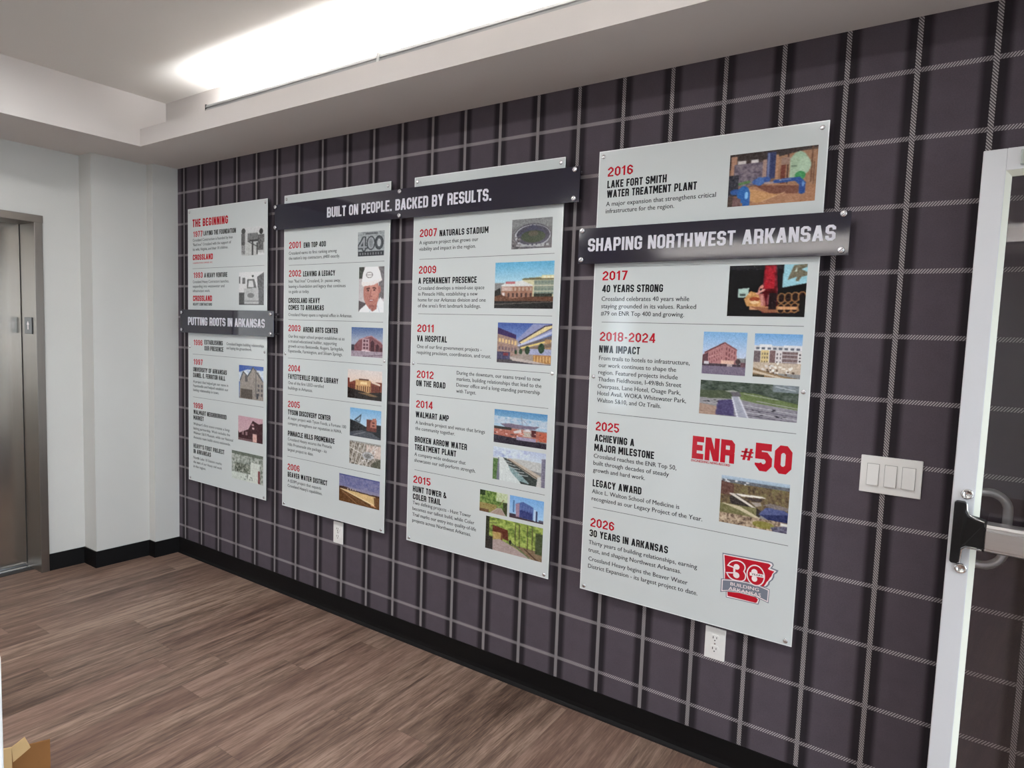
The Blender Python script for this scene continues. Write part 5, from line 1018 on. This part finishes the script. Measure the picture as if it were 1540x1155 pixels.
# ------------------------------------------------------------------ dark title bars standing off in front of the panels
BY0, BY1 = -0.046, -0.052
for xa, xb, za, zb, txt, tx0, tx1, tz, cap, xs, zs, lab in [
        (0.1045, 1.0260, 1.4365, 1.5780, 'PUTTING ROOTS IN ARKANSAS', 0.194, 0.950, 1.4838, 0.0485, (0.122, 1.0012), (1.4540, 1.5600), 'dark navy title bar reading PUTTING ROOTS IN ARKANSAS'),
        (1.0300, 2.8555, 2.0065, 2.1395, 'BUILT ON PEOPLE. BACKED BY RESULTS.', 1.4460, 2.4490, 2.0448, 0.0500, (1.0370, 1.9355, 2.8330), (2.0205, 2.1280), 'long dark navy title bar reading BUILT ON PEOPLE. BACKED BY RESULTS.'),
        (2.8625, 3.7770, 1.7725, 1.9045, 'SHAPING NORTHWEST ARKANSAS', 2.9030, 3.7385, 1.8183, 0.0475, (2.8765, 3.7565), (1.7885, 1.8970), 'dark navy title bar reading SHAPING NORTHWEST ARKANSAS')]:
    t = empty('title_bar', (xa, 0.0, za), lab, 'sign bar', 'navy title bars across the panels')
    p = MB(); p.box(0, xb - xa, BY1, BY0, 0, zb - za); p.build('plate', M['navy'], t, bevel=0.0006)
    block_words('lettering', M['letter'], t, txt, tx0 - xa, tx1 - xa, tz - za, cap, BY1 - 0.0012, t=0.168, c=0.09, w=0.50, gap=0.085, depth=0.0012)
    for x in xs:
        for z in zs: standoff(x - xa, z - za, BY1, t, 0.0100, 0.006, slot=True)

# ------------------------------------------------------------------ outlets and switches on the plaid wall
def outlet(x, z, lab):
    t = empty('wall_outlet', (x, 0.0, z), lab, 'outlet', 'white double outlets on the plaid wall')
    p = MB(); p.box(-0.0355, 0.0355, -0.0055, 0.0, -0.057, 0.057); pl = p.build('cover_plate', M['white_plastic'], t, bevel=0.002)
    for s_ in (-1, 1):
        p = MB(); zc_ = 0.0195 * s_
        oc = [(0.0165 * math.cos(a_), zc_ + 0.0142 * max(-0.92, min(0.92, math.sin(a_) * 1.08))) for a_ in np.linspace(0, 2 * math.pi, 24, endpoint=False)]
        n = len(oc); p.add([(a_, -0.0055, c_) for a_, c_ in oc] + [(a_, -0.0085, c_) for a_, c_ in oc], [tuple(range(n - 1, -1, -1)), tuple(range(n, 2 * n))] + [(i, (i + 1) % n, n + (i + 1) % n, n + i) for i in range(n)])
        rc = p.build('receptacle', M['white_plastic'], t)
        p = MB(); p.box(-0.0075, -0.0050, -0.0089, -0.0083, zc_ - 0.001, zc_ + 0.0075); p.box(0.0050, 0.0072, -0.0089, -0.0083, zc_, zc_ + 0.0070)
        p.lathe_y(0.0, zc_ - 0.0068, [(0.0024, -0.0083), (0.0024, -0.0089)], 10); p.build('slot', M['slot'], rc)
    p = MB(); p.lathe_y(0, 0, [(0.003, -0.005), (0.003, -0.0066)], 12); p.build('screw', M['steel'], t)
    return t
outlet(3.4465, 0.4375, 'white double outlet under the 2016 to 2026 panel')
outlet(1.5060, 0.4375, 'white double outlet under the 2001 to 2006 panel')
t = empty('light_switch', (3.9315, 0.0, 1.111), 'white three-gang light switch between the last panel and glass door', 'light switch')
p = MB(); p.box(-0.0805, 0.0805, -0.0060, 0.0, -0.0570, 0.0570); p.build('cover_plate', M['white_plastic'], t, bevel=0.002)
for i, x in enumerate((-0.0465, 0.0, 0.0465)):
    p = MB(); w_ = 0.0165 if i < 2 else 0.0175
    p.box(x - w_, x + w_, -0.0066, -0.005, -0.0335, 0.0335); p.build('rocker_gap_shade', M['gap'], t)  # grey block behind the rocker paints in the shade of its gap
    p = MB(); w_ -= 0.0012
    p.hexa([(x - w_, -0.0060, -0.0322), (x - w_, -0.0125, -0.0322), (x + w_, -0.0125, -0.0322), (x + w_, -0.0060, -0.0322)],
           [(x - w_, -0.0060, 0.0322), (x - w_, -0.0070, 0.0322), (x + w_, -0.0070, 0.0322), (x + w_, -0.0060, 0.0322)])
    p.build('rocker', M['white_plastic'], t, bevel=0.0006)

# ------------------------------------------------------------------ glass door standing open against the plaid wall
DA = math.radians(5.6); DW, DH = 0.915, 2.013
d = struct(empty('door_2', (4.081, -0.160, 0.0), rz=-DA), 'white aluminium framed glass door standing open against the plaid wall', 'door')
def bx(name, mat, *a, bevel=0.0, parent=None, label=None):
    p_ = MB(); p_.box(*a); return p_.build(name, mat, parent or d, bevel=bevel, label=label)
TH = 0.044
bx('stile', M['alu'], 0.0, 0.050, 0.0, TH, 0.008, DH, bevel=0.002)
bx('stile', M['alu'], DW - 0.050, DW, 0.0, TH, 0.008, DH, bevel=0.002)
bx('top_rail', M['alu'], 0.050, DW - 0.050, 0.0, TH, DH - 0.055, DH, bevel=0.0008)
bx('bottom_rail', M['alu'], 0.050, DW - 0.050, 0.0, TH, 0.008, 0.20, bevel=0.0008)
p = MB(); x0, x1, z0, z1, g = 0.050, DW - 0.050, 0.20, DH - 0.055, 0.013
for ya, yb_ in ((0.001, 0.0185), (TH - 0.001, TH - 0.0185)):
    O = [(x0, z0), (x1, z0), (x1, z1), (x0, z1)]; I = [(x0 + g, z0 + g), (x1 - g, z0 + g), (x1 - g, z1 - g), (x0 + g, z1 - g)]
    for i in range(4):
        j = (i + 1) % 4
        q = [(O[i][0], ya, O[i][1]), (O[j][0], ya, O[j][1]), (I[j][0], yb_, I[j][1]), (I[i][0], yb_, I[i][1])]
        p.add(q, [(0, 1, 2, 3)] if ya < yb_ else [(3, 2, 1, 0)])
p.build('glazing_bead', M['bead'], d)
bx('glass_pane', M['glass'], x0 + 0.004, x1 - 0.004, 0.0185, 0.0255, z0 + 0.004, z1 - 0.004)
bx('strike_plate', M['plate_grey'], 0.077, 0.200, -0.012, 0.0, 1.967, 2.004, bevel=0.002, label='small grey plate on the top rail')
# exit device: black end bracket, bright trim and a satin push bar
p = MB(); prof = [(0.008, 0.935), (0.008, 1.095), (0.012, 1.100), (0.030, 1.100), (0.034, 1.096), (0.034, 1.074), (0.040, 1.066), (0.078, 1.060), (0.078, 0.992), (0.040, 0.986), (0.030, 0.976), (0.029, 0.938), (0.025, 0.932), (0.012, 0.932)]
n = len(prof); f0, f1 = 0.0, -0.042
def dep(x): return -0.020 - 0.034 * min(1, max(0, (x - 0.03) / 0.04))
p.add([(x, f0, z) for x, z in prof] + [(x, dep(x), z) for x, z in prof], [tuple(range(n)), tuple(range(2 * n - 1, n - 1, -1))] + [(i, n + i, n + (i + 1) % n, (i + 1) % n) for i in range(n)])
dv = p.build('exit_bracket', M['black_plastic'], d, bevel=0.0025, label='black exit device bracket')
p = MB(); p.tube([(0.0345, -0.019, 1.098), (0.0365, -0.019, 1.080), (0.043, -0.026, 1.069), (0.058, -0.045, 1.065), (0.076, -0.052, 1.062)], 0.0022, 8)
p.tube([(0.0305, -0.019, 0.936), (0.032, -0.019, 0.972), (0.041, -0.026, 0.982), (0.058, -0.045, 0.987), (0.076, -0.052, 0.989)], 0.0022, 8); p.build('bright_trim', M['chrome'], dv)
p = MB()
bp = [(-0.012, 0.988), (-0.058, 0.988), (-0.064, 0.992), (-0.064, 0.996), (-0.070, 1.000), (-0.070, 1.044), (-0.064, 1.048), (-0.064, 1.052), (-0.058, 1.058), (-0.012, 1.058)]
p.extrude_x(bp, 0.080, DW - 0.08); p.build('push_bar', M['satin'], d, label='satin metal push bar')
p = MB(); p.extrude_x([(y_ * 1.0, 1.023 + (z_ - 1.023) * 1.03) for y_, z_ in bp], 0.0765, 0.0815); p.build('bar_end', M['black_plastic'], d)
bx('exit_bracket', M['black_plastic'], DW - 0.082, DW - 0.01, -0.055, 0.0, 0.985, 1.062, bevel=0.003)
for z_ in (1.119, 0.917):
    p = MB(); p.lathe_y(0.033, z_, [(0.0145, 0.0), (0.0145, -0.004), (0.012, -0.006), (0.0085, -0.006), (0.0075, -0.0035), (0.001, -0.0035)], 24); p.build('bolt_cap', M['chrome'], d)
p = MB(); path = []
c0, c1, zt, zb_ = (0.030, TH), (0.122, 0.086), 1.119, 0.917
P3 = [(c0[0], c0[1] - 0.004, zt), (c0[0] + 0.004, c0[1] + 0.022, zt), (0.062, 0.070, zt - .001)]
for a_ in np.linspace(0, math.pi / 2, 8): P3.append((0.075 + 0.046 * math.sin(a_), 0.074 + 0.016 * math.sin(a_), zt - 0.046 + 0.046 * math.cos(a_)))
for a_ in np.linspace(0, math.pi / 2, 8): P3.append((0.075 + 0.046 * math.cos(a_), 0.074 + 0.016 * math.cos(a_), zb_ + 0.046 - 0.046 * math.sin(a_)))
P3 += [(0.062, 0.070, zb_ + .001), (c0[0] + 0.004, c0[1] + 0.022, zb_), (c0[0], c0[1] - 0.004, zb_)]
p.tube(P3, 0.0115, 16); p.build('pull_handle', M['satin_pull'], d)
for z_ in (0.22, 1.0, 1.80):
    p = MB(); p.lathe_y(0, 0, [(0.008, -0.05), (0.008, 0.05)], 12); o = p.build('hinge', M['alu'], d); o.location = (DW + 0.006, TH / 2, z_); o.rotation_euler = (math.pi / 2, 0, 0)
# frame of the doorway the door belongs to
b = MB(); b.box(XE - 0.02, XE + 0.16, D0 - 0.04, D0, 0, 2.06); b.box(XE - 0.02, XE + 0.16, D1, D1 + 0.04, 0, 2.06); b.box(XE - 0.02, XE + 0.16, D1, D0, 2.02, 2.06)
struct(b.build('trim_4', M['alu']), 'aluminium frame round the doorway', 'door frame')

# ------------------------------------------------------------------ things at the lower left
BXA = math.atan2(-0.423, 0.906)                     # the box sits askew
t = empty('cardboard_box', (2.061, -1.508, 0.0), 'open brown cardboard box with raised flaps beside the white cabinet', 'box', rz=BXA)
# local x runs along the short side, local -y along the long side
bl, bs, bh, th = 0.20, 0.16, 0.22, 0.004
p = MB(); p.box(0, bs, -bl, 0, 0.0, th)
p.box(0, th, -bl, 0, th, bh); p.box(bs - th, bs, -bl, 0, th, bh); p.box(th, bs - th, -th, 0, th, bh); p.box(th, bs - th, -bl, -bl + th, th, bh)
p.build('body', M['card'], t)
p = MB(); p.box(0.0, th, -bl, 0.0, bh + 0.0005, bh + 0.124); p.build('flap', M['card'], t)
p = MB(); p.hexa([(bs - th, -bl, bh), (bs, -bl, bh), (bs, 0, bh), (bs - th, 0, bh)], [(bs + 0.055, -bl + .004, bh - 0.085), (bs + 0.059, -bl + .004, bh - 0.082), (bs + 0.059, -.004, bh - 0.082), (bs + 0.055, -.004, bh - 0.085)]); p.build('flap', M['card_lit'], t)
mi = Matrix.Rotation(-BXA, 3, 'Z')
def loc(q): return mi @ (Vector(q) - Vector((2.061, -1.508, 0.0)))
p = MB(); off = Vector((0.004, 0, 0))
for qs in ([(2.040, -1.612, 0.240), (2.050, -1.591, 0.238), (2.050, -1.591, 0.362), (2.041, -1.609, 0.363)], [(2.051, -1.589, 0.320), (2.067, -1.555, 0.349), (2.061, -1.566, 0.381), (2.050, -1.591, 0.362)]):
    L4 = [loc(q) for q in qs]; p.hexa([L4[0], L4[1], L4[2], L4[3]], [v + off for v in L4])
p.build('flap', M['card_lit'], t, label='torn flap bent over, painted pale as lit')

t = empty('storage_cabinet', (2.670, -1.801, 0.0), 'white cabinet edge beside the cardboard box at lower left', 'cabinet')
p = MB(); p.box(-0.24, 0.0, -0.56, 0.0, 0.0, 0.90); p.build('body', M['laminate'], t, bevel=0.006, seg=3)
for i in range(3):
    z_ = 0.03 + 0.285 * i
    p = MB(); p.box(-0.22, -0.02, -0.578, -0.56, z_, z_ + 0.275); dr = p.build('drawer', M['laminate'], t, bevel=0.002)
    p = MB(); p.box(-0.17, -0.07, -0.592, -0.578, z_ + 0.18, z_ + 0.192); p.build('handle', M['satin_pull'], dr)
